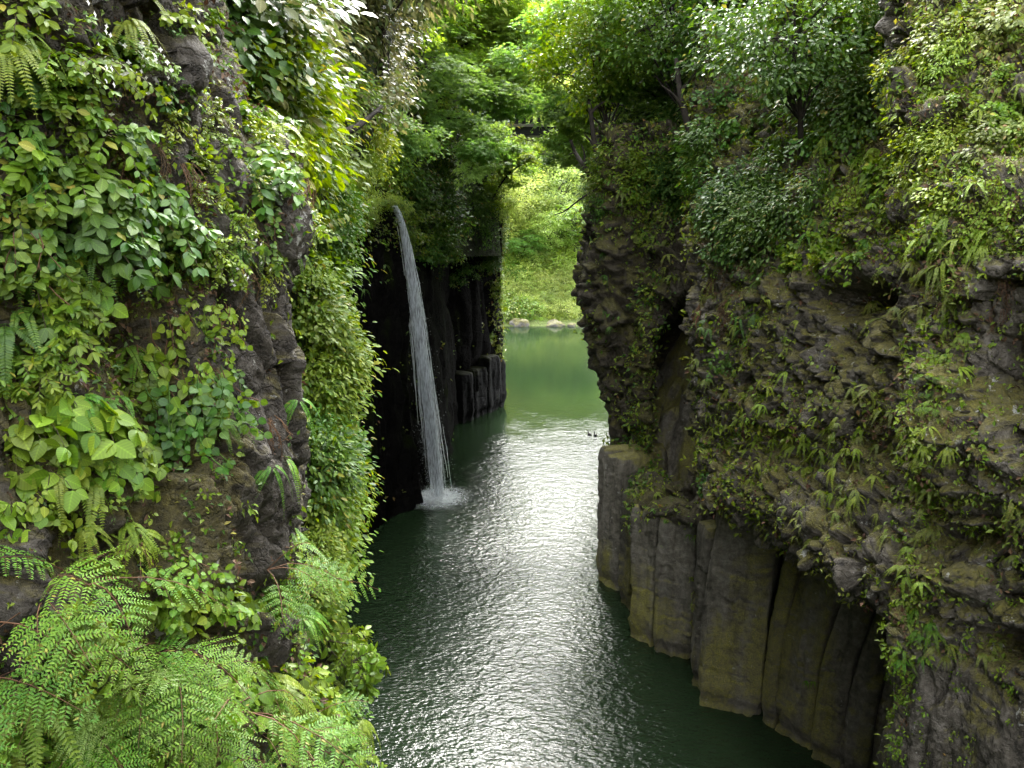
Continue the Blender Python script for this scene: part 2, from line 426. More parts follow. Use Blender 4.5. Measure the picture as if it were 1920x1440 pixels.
# near left cliff -------------------------------------------------------------
def disp_near(g, n):
    s = g * np.array([1, 1, 0.45])
    d = 0.20 * fbm(s * 1.1, 4, 3) + 0.06 * fbm(s * np.array([4, 4, 2.0]), 4, 8)
    w = 0.4 * np.stack([fbm(g * 1.6, 3, 5), fbm(g * 1.6, 3, 6), fbm(g * 1.6, 3, 7)], -1)
    h, e = facet(g * np.array([2.2, 2.2, 1.1]) + w, 4, 1.0)
    d += 0.13 * h - 0.05 * np.exp(-(e / 0.06) ** 2)
    h, e = facet(g * np.array([6, 6, 3.6]) + 2 * w, 14, 1.2)
    d += 0.045 * h - 0.015 * np.exp(-(e / 0.08) ** 2)
    d += 0.014 * facet(g * 17 + 3 * w, 15, 1.2)[0] + 0.012 * fbm(g * 14, 3, 16)
    return d
ys = [-700, -350, -100, 60, 200, 330, 450, 560, 700, 830, 950, 1080, 1220, 1440, 1800, 2400]
edge = [(-700, 330), (-100, 380), (60, 395), (200, 470), (330, 560), (450, 568), (560, 535), (700, 552), (830, 560), (950, 556), (1080, 556), (1220, 575), (1440, 600), (1800, 640), (2400, 700)]
def col(off, Y, lean=0.0):
    return [(y, x + off, Y + (0.45 * max(0, 500 - y) / 500) + lean) for y, x in edge]
L1 = rows(ys, [
    [(-700, -1500, 3.4), (1440, -1500, 2.6), (2400, -1500, 2.2)],
    [(-700, -700, 3.5), (1440, -700, 2.8), (2400, -700, 2.4)],
    [(-700, -200, 3.7), (700, -200, 3.2), (1440, -200, 2.8), (2400, -200, 2.4)],
    [(-700, 50, 4.0), (700, 50, 3.5), (1440, 50, 3.0), (2400, 50, 2.6)],
    [(-700, 200, 4.4), (700, 220, 3.9), (1440, 230, 3.3), (2400, 250, 2.8)],
    [(-700, 290, 4.9), (330, 380, 4.6), (700, 390, 4.4), (1440, 420, 3.8), (2400, 480, 3.2)],
    col(-60, 4.9), col(0, 5.3), col(-15, 6.2), col(-70, 8.5), col(-160, 12)])
surface('near_left_cliff', L1, 330, 300, disp_near, [(330, 130, 90, 60, 0.12), (260, 90, 60, 40, -0.15), (440, 900, 120, 80, 0.1), (100, 1130, 120, 60, 0.12), (480, 1120, 80, 30, -0.14), (250, 640, 60, 120, -0.08)],
        M['rock_near'], key='L1')

# left slope behind it: shrubs above, creepers down to the river ---------------
def disp_soft(a, s):
    return lambda g, n: a * fbm(g * s, 4, 21)
ys = [-900, -400, -100, 60, 200, 330, 400, 480, 640, 760, 830, 930, 1030, 1100, 1250, 1440, 1900, 2700]
e2 = [(-900, 780), (-400, 770), (-100, 755), (60, 735), (200, 690), (330, 625), (400, 612), (480, 612), (640, 618), (760, 612), (830, 645), (930, 640), (1030, 625), (1100, 605), (1250, 610), (1440, 640), (1900, 680), (2700, 720)]
def c2(off, Yt, Yb):
    return [(y, x + off, np.interp(y, [-900, 0, 330, 500, 2700], [Yt + 14, Yt, Yt * 0.55 + Yb * 0.45, Yb, Yb])) for y, x in e2]
L2 = rows(ys, [
    [(-900, 200, 9), (330, 330, 7), (2700, 400, 7)],
    [(-900, 330, 12), (60, 400, 8), (330, 470, 8), (2700, 500, 8)],
    [(-900, 450, 15), (60, 480, 12), (330, 530, 10.5), (480, 560, 10), (2700, 590, 9.5)],
    [(-900, 620, 22), (60, 600, 17), (330, 590, 13), (480, 600, 12), (2700, 640, 11.5)],
    c2(0, 24, 14.5), c2(-12, 28, 18), c2(-40, 36, 24), c2(-90, 46, 30)])
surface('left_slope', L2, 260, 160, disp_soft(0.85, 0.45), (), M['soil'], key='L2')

# black wet cliff behind the waterfall (plan path at the water and at the top) ---
base = [W(500, 1100), W(610, 1062), W(690, 1014), W(728, 984), W(779, 948), W(781, 925), W(800, 905), W(840, 862), W(858, 792), W(885, 780), W(925, 764), W(942, 757), W(940, 738), W(915, 700), W(880, 660)]
base = np.array(base)
def wall_row(z, sh):
    r = []
    for k, b in enumerate(base):
        r.append((b[0] + sh[k] * z, b[1] + 0.01 * z, z))
    return r
shl = [-0.02] * 5 + [-0.075, -0.085, -0.07, -0.05, -0.03, -0.02, -0.028, -0.03, -0.03, -0.03]
L3 = [wall_row(z, shl) for z in (-3, 0, 3, 6, 9, 12, 15, 17.2)]
top = np.array(L3[-1]); top2 = top + np.array([-2.0, 0.6, 1.2]); top3 = top + np.array([-6, 1, 3.0])
L3 = [list(map(tuple, np.array(r))) for r in L3] + [list(map(tuple, top2)), list(map(tuple, top3))]
def disp_wet(g, n):
    s = g * np.array([1, 1, 0.18])
    f1, f2, c = worley(s * 0.55, 31)
    d = 0.55 * (c - 0.5) * (g[..., 2] < 16.5) * np.clip(1.2 - g[..., 2] / 22, 0.4, 1) - 0.25 * np.exp(-((f2 - f1) / 0.12) ** 2)
    d += 0.35 * fbm(g * 0.6, 4, 33) + 0.12 * fbm(g * np.array([2, 2, 0.7]), 3, 35)
    return d
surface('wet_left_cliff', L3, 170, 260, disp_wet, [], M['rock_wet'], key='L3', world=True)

# wooded hillside above the waterfall -----------------------------------------
ys = [-900, -450, -150, 0, 150, 280, 380, 440, 480]
LH = rows(ys, [
    [(-900, 420, 70), (0, 480, 48), (480, 560, 41)],
    [(-900, 560, 80), (0, 580, 52), (480, 640, 44)],
    [(-900, 660, 88), (0, 690, 56), (280, 720, 50), (480, 740, 48.5)],
    [(-900, 740, 96), (0, 760, 64), (280, 820, 57), (480, 830, 55)],
    [(-900, 800, 104), (0, 830, 72), (280, 900, 66), (480, 915, 64)],
    [(-900, 820, 110), (0, 850, 80), (280, 915, 72), (480, 932, 69)],
    [(-900, 800, 125), (0, 830, 98), (280, 880, 90), (480, 900, 88)],
    [(-900, 760, 150), (0, 780, 125), (280, 800, 118), (480, 820, 116)]])
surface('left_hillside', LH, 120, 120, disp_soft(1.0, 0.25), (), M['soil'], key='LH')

# right pillar of layered lava -------------------------------------------------
def disp_layer(g, n):
    w = 0.35 * np.stack([fbm(g * 0.6, 3, 41), fbm(g * 0.6, 3, 47), fbm(g * 0.6, 3, 48)], -1)
    h, e = facet(g * np.array([0.75, 0.75, 1.15]) + w, 42, 1.0)
    d = 0.62 * h - 0.16 * np.exp(-(e / 0.07) ** 2)
    zz = g[..., 2] * 1.1 + 2.5 * fbm(g * 0.35, 3, 44)
    d += 0.20 * (np.abs((zz % 1.0) - 0.5) * 2 - 0.5)
    h, e = facet(g * np.array([2.2, 2.2, 3.0]) + w * 2, 49, 1.2)
    d += 0.17 * h + 0.22 * fbm(g * 1.1, 4, 46)
    k = np.clip((g[..., 2] - 5.0) / 3.0, 0.35, 1)
    return d * k
ys = [230, 300, 350, 400, 450, 500, 540, 590, 640, 700, 760, 820, 850, 875, 905, 925, 945, 965, 978, 990]
er = [(230, 1140), (300, 1125), (350, 1120), (400, 1116), (450, 1106), (500, 1094), (540, 1092), (590, 1098), (640, 1116), (700, 1130), (760, 1142), (820, 1148), (870, 1150), (990, 1145)]
R1 = rows(ys, [
    [(y, x + 70, 66) for y, x in er], [(y, x + 22, 53) for y, x in er], [(y, x + 4, 45) for y, x in er],
    [(y, x, 40.5 if y < 880 else 38.2) for y, x in er],
    [(y, x + 30, 38.6 if y < 860 else 37.2) for y, x in er],
    [(230, 1200, 39), (870, 1200, 37.3), (905, 1196, 34.6), (940, 1192, 33.0), (990, 1192, 33.6)],
    [(230, 1240, 39), (560, 1235, 37.0), (620, 1222, 37.0), (870, 1225, 37.0), (905, 1218, 33.6), (940, 1218, 31.9), (970, 1218, 31.7), (990, 1218, 32.6)],
    [(230, 1280, 38.5), (560, 1270, 36.6), (610, 1252, 40.5), (860, 1246, 40.0), (905, 1255, 32.6), (940, 1255, 31.0), (975, 1255, 30.5), (990, 1255, 31.6)],
    [(230, 1330, 36), (560, 1320, 35.6), (610, 1320, 41), (860, 1320, 40.0), (905, 1318, 31.6), (940, 1318, 29.6), (975, 1318, 29.0), (990, 1318, 30.2)],
    [(230, 1400, 34), (560, 1400, 35), (860, 1400, 39), (940, 1400, 31), (990, 1400, 31)]])
surface('layered_right_cliff', R1, 240, 220, disp_layer, [(1268, 745, 40, 125, -2.6)], M['rock_layer'], key='R1')

# overhanging rubbly mass ------------------------------------------------------
def disp_rubble(g, n):
    d = 0.55 * fbm(g * 0.42, 3, 51)
    w = 0.35 * np.stack([fbm(g * 1.3, 2, 55), fbm(g * 1.3, 2, 56), fbm(g * 1.3, 2, 58)], -1)
    h, e = facet(g * np.array([1.2, 1.2, 1.5]) + w, 52, 1.0)
    d += 0.34 * h - 0.10 * np.exp(-(e / 0.07) ** 2)
    h, e = facet(g * 3.1 + w * 2, 57, 1.2)
    d += 0.15 * h - 0.05 * np.exp(-(e / 0.08) ** 2)
    d += 0.04 * facet(g * 8 + w * 3, 59, 1.2)[0]
    return d
lip = [(1325, 905, 27.0), (1400, 958, 23.6), (1500, 1025, 20.2), (1600, 1092, 17.6), (1690, 1150, 16.0), (1780, 1185, 15.2)]
def lip_row(dy, dY):
    return [(1345 , 880 + dy, 37 + dY)] + [(1328 - 0.02 * dy, 895 + dy * 0.8, 32 + dY)] + [(x, y + dy, Y + dY) for x, y, Y in lip]
def up_row(y, f):
    """y row above the lip"""
    b = [(1352, 37), (1312, 32), (1318, 28.0), (1400, 25.0), (1500, 22.2), (1600, 19.8), (1690, 18.0), (1780, 16.8)]
    return [(x + f * 0.5, y + 0.02 * (x - 1312), Y + f * 0.55) for x, Y in b]
R2 = [up_row(-500, 44), up_row(-250, 30), up_row(-50, 18), up_row(120, 11), up_row(250, 7), up_row(350, 4.2), up_row(440, 2.6), up_row(520, 1.2), up_row(600, 0.5), up_row(690, -0.2), up_row(770, -0.5), up_row(840, -0.4),
      lip_row(-35, -0.1), lip_row(0, 0.2), lip_row(10, 1.2), lip_row(0, 3.5), lip_row(-40, 6.5), lip_row(-110, 10)]
surface('rubbly_right_overhang', R2, 470, 360, disp_rubble, [(1600, 560, 62, 34, -1.5), (1590, 640, 40, 60, -0.5), (1330, 680, 30, 120, 0.2)], M['rock_rubble'], key='R2')

# near right outcrop -----------------------------------------------------------
ys = [-900, -400, -100, 100, 250, 400, 480, 560, 640, 720, 800, 900, 980, 1040, 1110, 1180, 1300, 1440, 1800, 2600]
eo = [(-900, 1640), (-400, 1640), (-100, 1660), (100, 1690), (250, 1715), (400, 1745), (480, 1758), (560, 1752), (640, 1735), (720, 1712), (800, 1700), (900, 1698), (980, 1706), (1040, 1704), (1110, 1696), (1180, 1690), (1300, 1676), (1440, 1660), (1800, 1620), (2600, 1560)]
def co(off, Y):
    return [(y, x + off, Y + np.interp(y, [-900, -100, 250, 480, 1200, 2600], [12, 5.5, 2.2, 0.5, 0, 0])) for y, x in eo]
R3 = rows(ys, [co(60, 28), co(18, 20.5), co(0, 16.4), co(40, 15.4), co(95, 14.8), co(160, 14.2), co(240, 13.4), co(420, 12), co(800, 10.5), co(1500, 9)])
def disp_out(g, n):
    d = 0.5 * fbm(g * 0.5, 3, 61)
    w = 0.35 * np.stack([fbm(g * 0.9, 2, 65), fbm(g * 0.9, 2, 66), fbm(g * 0.9, 2, 68)], -1)
    k = np.clip((g[..., 2] - 8.6) / 1.8, 0.10, 1)
    fold = g[..., 2] * 1.5 + 1.4 * fbm(g * 0.45, 3, 64) + 0.5 * g[..., 0]
    h, e = facet(g * np.array([0.95, 0.95, 1.25]) + w, 62, 1.0)
    d = d + k * (0.36 * h - 0.12 * np.exp(-(e / 0.07) ** 2) + 0.16 * (np.abs((fold % 1.0) - 0.5) * 2 - 0.5))
    h, e = facet(g * 2.8 + w * 2, 67, 1.2)
    d += k * (0.13 * h - 0.05 * np.exp(-(e / 0.08) ** 2))
    d += 0.035 * facet(g * 8 + w * 3, 71, 1.2)[0]
    f1, f2, c = worley(g * np.array([0.9, 0.9, 0.12]), 69)
    d += (1 - k) * (0.5 * (c - 0.5) - 0.12 * np.exp(-((f2 - f1) / 0.08) ** 2))
    d += 0.05 * fbm(g * 4, 3, 70)
    return d
surface('near_right_outcrop', R3, 460, 330, disp_out, [(1890, 700, 50, 80, -1.6), (1800, 1015, 50, 24, -0.8), (1870, 1165, 70, 26, 0.25), (1890, 1215, 70, 32, -1.0), (1800, 1090, 60, 30, 0.35), (1780, 860, 30, 120, 0.3)], M['rock_rubble'], key='R3')

# wooded slope above the right pillar -----------------------------------------
ys = [-900, -450, -200, 0, 120, 240, 320, 380, 430]
RH = rows(ys, [
    [(-900, 1330, 130), (0, 1220, 96), (430, 1190, 84)],
    [(-900, 1290, 104), (0, 1170, 76), (430, 1140, 62)],
    [(-900, 1270, 90), (0, 1150, 60), (320, 1118, 47), (430, 1124, 44)],
    [(-900, 1300, 80), (0, 1190, 54), (320, 1150, 42), (430, 1155, 40.5)],
    [(-900, 1340, 72), (0, 1250, 48), (320, 1215, 40), (430, 1210, 39.4)],
    [(-900, 1420, 64), (0, 1330, 42), (320, 1290, 38), (430, 1280, 38)],
    [(-900, 1520, 58), (0, 1430, 36), (320, 1390, 33), (430, 1380, 35)],
    [(-900, 1640, 52), (0, 1560, 33), (320, 1500, 31), (430, 1480, 33)]])
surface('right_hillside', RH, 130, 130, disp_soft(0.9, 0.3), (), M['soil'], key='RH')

# far bank and hill ------------------------------------------------------------
ys = [-160, -110, -60, 0, 75, 150, 225, 300, 370, 430, 480, 520, 550, 575, 596, 608, 620]
def far_Y(y):
    e = ray(960, y); tn = e[2] / e[1]
    return min(330.0, (H + 108 * 0.52) / max(0.02, 0.52 - tn)) if y < 596 else float(np.interp(y, [596, 608, 620], [110, 108.3, 107]))
Yf = [far_Y(y) for y in ys]
FH = [[(x, y + 0.02 * abs(x - 1010) * 0, Y + 0.012 * (x - 1010) * 0) for x in (200, 500, 700, 820, 920, 980, 1040, 1100, 1160, 1280, 1500, 1800)] for y, Y in zip(ys, Yf)]
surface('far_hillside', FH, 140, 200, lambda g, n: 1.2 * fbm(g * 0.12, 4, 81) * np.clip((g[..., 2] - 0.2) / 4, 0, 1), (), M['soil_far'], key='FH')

# columns under the overhang (parts of one column wall) -------------------------
def column(name, parent, pl, pr, ztop, depth, seed, lean=0.0):
    """basalt column standing on the river bed with front edge pl-pr (plan) and height ztop"""
    pl = np.array(pl[:2]); pr = np.array(pr[:2])
    e = pr - pl; w = np.linalg.norm(e); e = e / w
    pl = pl + e * 0.03 * w; w = 0.94 * w; pr = pl + e * w
    nrm = np.array([-e[1], e[0]])
    if np.dot(nrm, -pl) < 0: nrm = -nrm
    out = 0.10 * w
    plan = [pl, pl + e * w * 0.5 + nrm * out * 0.4, pr, pr - nrm * depth * 0.55 + e * w * 0.10, pr - nrm * depth - e * 0.1 * w, pl - nrm * depth + e * 0.1 * w, pl - nrm * depth * 0.55 - e * w * 0.08]
    plan = np.array(plan)
    k = len(plan); pts = []
    for i in range(k):                       # rounded arrises
        a, b, c = plan[i - 1], plan[i], plan[(i + 1) % k]
        r = min(0.10, 0.22 * np.linalg.norm(b - a), 0.2 * np.linalg.norm(c - b))
        a1 = b + unit(a - b) * r; c1 = b + unit(c - b) * r
        pts += [a1, 0.25 * a1 + 0.5 * b + 0.25 * c1, c1]
        L = np.linalg.norm(c - b)
        nd = max(1, int(L / 0.16))
        c0 = c + unit(b - c) * min(0.16, 0.2 * np.linalg.norm(c - b))
        for j in range(1, nd):
            pts.append(c1 + (c0 - c1) * j / nd)
    pts = np.array(pts); n = len(pts)
    zs = np.concatenate([np.linspace(-2.5, ztop, max(8, int((ztop + 2.5) / 0.07)))])
    g = np.zeros((len(zs), n, 3)); ctr = pts.mean(0)
    rad = unit(pts - ctr)
    g[..., :2] = pts[None]; g[..., 2] = zs[:, None]
    nn = np.zeros_like(g); nn[..., :2] = rad[None]
    d = 0.10 * fbm(g * np.array([0.9, 0.9, 0.3]) + seed, 4, 90 + seed) + 0.13 * facet(g * np.array([2.2, 2.2, 0.22]) + seed, 91 + seed, 1.2)[0] + 0.03 * facet(g * np.array([5, 5, 2.0]) + seed, 92 + seed, 1.2)[0]
    for z0 in np.random.default_rng(seed + 5).uniform(0.5, ztop, 5):
        d = d - 0.05 * np.exp(-((g[..., 2] - z0 - 0.25 * vnoise(g * 0.7 + z0, 4)) / 0.035) ** 2) * (vnoise(g * 0.6 + 3 * z0, 6) > -0.1)
    d = d + 0.035 * fbm(g * np.array([4, 4, 1.2]), 3, 95)
    d += -0.10 * np.exp(-((g[..., 2] - 0.25 + 0.15 * vnoise(g * 0.8, 3)) / 0.28) ** 2)       # undercut at the waterline
    d += 0.06 * np.exp(-((g[..., 2] - 1.0 - 0.3 * vnoise(g * 0.5, 5)) / 0.6) ** 2)
    tb = np.clip((g[..., 2] - (ztop - 0.5)) / 0.5, 0, 1)
    d -= 0.12 * tb ** 2
    g = g + nn * d[..., None]
    g[..., 0] += lean * np.clip(g[..., 2] - 1.5, 0, None) ** 2
    top = g[-1].mean(0) + np.array([0, 0, 0.12])
    v = np.concatenate([g.reshape(-1, 3), top[None]])
    i = np.arange(len(zs) - 1)[:, None] * n; j = np.arange(n)[None]; j2 = (j + 1) % n
    q = np.stack([i + j, i + j2, i + n + j2, i + n + j], -1).reshape(-1, 4)
    lastr = (len(zs) - 1) * n
    tri = np.stack([lastr + np.arange(n), lastr + (np.arange(n) + 1) % n, np.full(n, len(v) - 1)], -1)
    me = mesh_np(name, v, [(q, 0), (tri, 0)], [M['column']], True)
    o = obj(name, me, parent)
    px, py, dep = project(g); nl = unit(nn)
    return g.reshape(-1, 3), nl.reshape(-1, 3)

colroot = empty('column_cliff', (6.5, 30, 0)); tag(colroot, None, None, None, 'structure')
def pix_cols():
    # (left px, left py, right px, right py, top py, depth)
    return [
        (1119, 1078, 1128, 1094, 840, 3.0), (1127, 1092, 1162, 1112, 858, 3.0), (1160, 1122, 1180, 1146, 925, 2.5), (1178, 1192, 1224, 1214, 955, 3.0),
        (1222, 1224, 1295, 1240, 978, 3.2), (1295, 1270, 1314, 1300, 985, 2.6), (1308, 1322, 1426, 1346, 930, 3.5),
        (1424, 1352, 1452, 1366, 930, 2.5), (1448, 1360, 1516, 1412, 930, 3.0), (1514, 1420, 1572, 1446, 930, 3.0),
        (1570, 1450, 1625, 1470, 930, 3.5), (1622, 1440, 1650, 1462, 930, 3.5)]
cg, cn = [], []
for k, (a, b, c, d, zt, dep) in enumerate(pix_cols()):
    bl, br = W(a, b), W(c, d)
    zt = float(P((a + c) / 2, zt, (bl[1] + br[1]) / 2)[2])
    o_g, o_n = column('column', colroot, bl, br, zt, dep, k * 3, (0, 0, 0, 0, 0, 0, 0.008, 0.018, 0.026, 0.034, 0.038, 0.036)[k])
    cg.append(o_g); cn.append(o_n)
for ch in colroot.children:                 # keep world placement under the root
    ch.matrix_parent_inverse = Matrix.Translation(-Vector(colroot.location))
# rock behind the columns closes the recess
back = np.array([W(1135, 1010), W(1190, 1075), W(1260, 1120), W(1330, 1180), W(1430, 1220), W(1540, 1262), W(1660, 1300), W(1820, 1340)])
back[:, 0] += 0.6
lat = []
for z in (-3, 0, 4, 8, 10.5, 12.5):
    lat.append([(b[0] + 0.03 * z + 0.03 * max(0, z - 1.5) ** 2, b[1], z) for b in back])
surface('recess_wall', lat, 90, 130, lambda g, n: 0.5 * (worley(g * np.array([0.9, 0.9, 0.08]), 97)[2] - 0.5) + 0.15 * fbm(g, 3, 98), (), M['column'], key='RB', world=True)
shelf = empty('broken_column_shelf', (-2, 66, 0)); tag(shelf, None, None, None, 'structure')
for k, (a, b, c, d, zt) in enumerate([(862, 792, 886, 784, 700), (884, 783, 912, 772, 690), (910, 774, 931, 764, 668), (929, 765, 943, 757, 676)]):
    bl, br = W(a, b), W(c, d)
    column('column', shelf, bl + np.array([0.25, -0.3, 0]), br + np.array([0.25, -0.3, 0]), float(P((a + c) / 2, zt, (bl[1] + br[1]) / 2)[2]), 3.0, 50 + 3 * k)
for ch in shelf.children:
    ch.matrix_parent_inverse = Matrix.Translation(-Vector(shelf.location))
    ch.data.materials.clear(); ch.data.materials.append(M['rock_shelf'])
cg = np.concatenate(cg); cn = np.concatenate(cn); cpx, cpy, cd = project(cg)
SURF['COL'] = dict(p=cg, n=cn, px=cpx, py=cpy, d=cd)

# the gorge goes on behind the viewpoint
def rear(name, plan, out, key, mat):
    lat = []
    for z, o in ((-3, 0), (0, 0), (6, 0.1), (12, 0.3), (18, 0.5), (23, 2.5), (30, 9), (40, 20)):
        lat.append([(x + out * o, y, z) for x, y in plan])
    surface(name, lat, 90, 90, lambda g, n: 0.8 * fbm(g * 0.35, 4, 111), (), mat, key=key, world=True)
rear('rear_right_cliff', [(11, 12), (10.5, 4), (10, -6), (10.5, -20), (8, -38), (0, -55)], 1, 'RR', M['rock_rubble'])
rear('rear_left_cliff', [(-4.2, 2.2), (-5, -4), (-5.5, -14), (-7, -26), (-6, -40), (2, -56)], -1, 'RL', M['rock_near'])

def hidden_ground(name, x0, sgn, z0, slope, y0, y1, key):  # unseen ground sheet added behind the cliffs to block stray skylight
    yy = np.linspace(y0, y1, 16)
    lat = [[((float(np.interp(y, x0[0], x0[1])) if isinstance(x0, tuple) else x0) + sgn * dx, y, z0 + slope * dx) for y in yy] for dx in (0, 4, 10, 20, 45)]
    surface(name, lat, 60, 80, lambda g, n: 0.4 * fbm(g * 0.3, 3, 121), (), M['soil'], key=key, world=True)
lat = []
for z, o in ((-3, 0), (0, 0), (4, 0.1), (8, 0.3), (11, 0.5), (13.2, 1.5), (15, 4)):
    lat.append([(x - o, y, z) for x, y in ((-5.0, 1.0), (-6.6, 8), (-7.6, 15), (-8.6, 22), (-9.0, 29), (-8.9, 34), (-8.6, 38.5), (-9.5, 44))])
surface('hidden_left_wall', lat, 90, 140, lambda g, n: 0.5 * fbm(g * np.array([0.6, 0.6, 0.3]), 4, 131) + 0.25 * facet(g * np.array([0.9, 0.9, 0.3]), 132, 1.0)[0], (), M['rock_wet'], key='LS', world=True)  # unseen wall added to shut out light between the left cliffs
hidden_ground('hidden_right_ground', ([7, 14, 18, 22, 26, 30, 36, 42, 70], [9.8, 9.5, 9.0, 8.4, 7.7, 8.0, 9.2, 10.2, 10.5]), 1, 12.6, 0.6, 7, 70, 'PR_')
hidden_ground('hidden_left_ground', ([7, 34, 38, 44], [-8.4, -10.2, -11.5, -12.5]), -1, 12.6, 0.75, 7, 44, 'PL_')

# ------------------------------------------------------------------ visibility buffer over all the rock and ground
CELL = 10
GW, GH = 1920 // CELL + 40, 1440 // CELL + 40
zb = np.full((GH, GW), 1e9)
for s in SURF.values():
    cx = (s['px'] / CELL).astype(int) + 20; cy = (s['py'] / CELL).astype(int) + 20
    ok = (cx >= 0) & (cx < GW) & (cy >= 0) & (cy < GH) & (s['d'] > 0.5)
    np.minimum.at(zb, (cy[ok], cx[ok]), s['d'][ok])
for s in SURF.values():
    cx = np.clip((s['px'] / CELL).astype(int) + 20, 0, GW - 1); cy = np.clip((s['py'] / CELL).astype(int) + 20, 0, GH - 1)
    fac = np.sum(s['n'] * unit(CAM - s['p']), -1)
    s['vis'] = (s['d'] > 0.5) & (s['d'] < zb[cy, cx] * 1.12 + 0.3) & (fac > -0.15)
    s['cos'] = np.maximum(fac, 0.05)

# ------------------------------------------------------------------ leaf templates
def leaf_hi(wid=0.3, fold=0.10, curl=0.22, shape=(0.75, 1.0, 0.62)):
    ys = np.array([0, 0.1, 0.25, 0.42, 0.6, 0.77, 0.9, 1.0])
    w = np.interp(ys, [0, 0.1, 0.28, 0.55, 0.8, 0.92, 1], [0, shape[0] * 0.62, shape[0], shape[1], shape[2], shape[2] * 0.42, 0]) * wid
    n = len(ys); wav = 0.02 * np.sin(ys * 17)
    mid = np.stack([0 * ys, ys, -curl * ys ** 2], -1)
    rt = np.stack([w, ys + 0.03 * (w / wid), -curl * ys ** 2 + fold * w / wid * 0.5 + wav], -1)[1:-1]
    lf = rt * np.array([-1, 1, 1]) + np.stack([0 * ys, 0 * ys, -1.6 * wav], -1)[1:-1]
    v = np.concatenate([mid, rt, lf]); r0, l0 = n, n + n - 2
    tri = [[0, r0, 1], [0, 1, l0], [n - 2, r0 + n - 3, n - 1], [n - 2, n - 1, l0 + n - 3]]
    quad = []
    for i in range(1, n - 2):
        quad += [[i, r0 + i - 1, r0 + i, i + 1], [i, i + 1, l0 + i, l0 + i - 1]]
    return v, [np.array(tri), np.array(quad)]
def leaf_lo(wid=0.3, fold=0.12, curl=0.1):
    v = np.array([(0, 0, 0), (wid, 0.45, fold), (0, 1, -curl), (-wid, 0.45, fold)])
    return v, [np.array([[0, 1, 2], [0, 2, 3]])]
def leaf_mid(wid=0.16, fold=0.05, curl=0.2):
    v = np.array([(0, 0, 0), (wid, 0.3, fold), (0, 0.5, -curl * 0.25), (wid * 0.7, 0.7, fold - curl * .4), (0, 1, -curl), (-wid * 0.7, 0.7, fold - curl * .4), (-wid, 0.3, fold)])
    return v, [np.array([[0, 1, 2], [0, 2, 6], [3, 4, 2], [4, 5, 2], [1, 3, 2], [5, 6, 2]])]
def leaf_star():
    """palmate leaf: five narrow lobes"""
    vs, tr = [], []
    for k, a in enumerate((-1.25, -0.62, 0, 0.62, 1.25)):
        L = (0.62, 0.9, 1.0, 0.9, 0.62)[k]
        d = np.array([math.sin(a), math.cos(a), 0]); s = np.array([math.cos(a), -math.sin(a), 0])
        b = len(vs)
        vs += [np.zeros(3), d * L * 0.5 + s * 0.13 + np.array([0, 0, 0.03]), d * L + np.array([0, 0, -0.14]), d * L * 0.5 - s * 0.13 + np.array([0, 0, 0.03])]
        tr += [[b, b + 1, b + 2], [b, b + 2, b + 3]]
    return np.array(vs), [np.array(tr)]
OV = leaf_hi(0.31); HEART = leaf_hi(0.42, 0.10, 0.2, (1.0, 0.95, 0.5)); LANCE = leaf_hi(0.2, 0.07, 0.25, (0.8, 1.0, 0.7))
LO = leaf_lo(0.30); LON = leaf_lo(0.19); PIN = leaf_mid(0.17, 0.025, 0.12); STAR = leaf_star()

# ------------------------------------------------------------------ plant prototypes (local: +y out of the wall, +z up)
UP = np.array([0, 0, 1.0])
def arc(start, d0, L, n, droop, side=None):
    """path that starts along d0 and sags"""
    t = np.linspace(0, 1, n)[:, None]
    d0 = unit(np.asarray(d0, float))
    p = start + d0 * L * t + np.array([0, 0, -1.0]) * droop * L * t ** 2
    return p

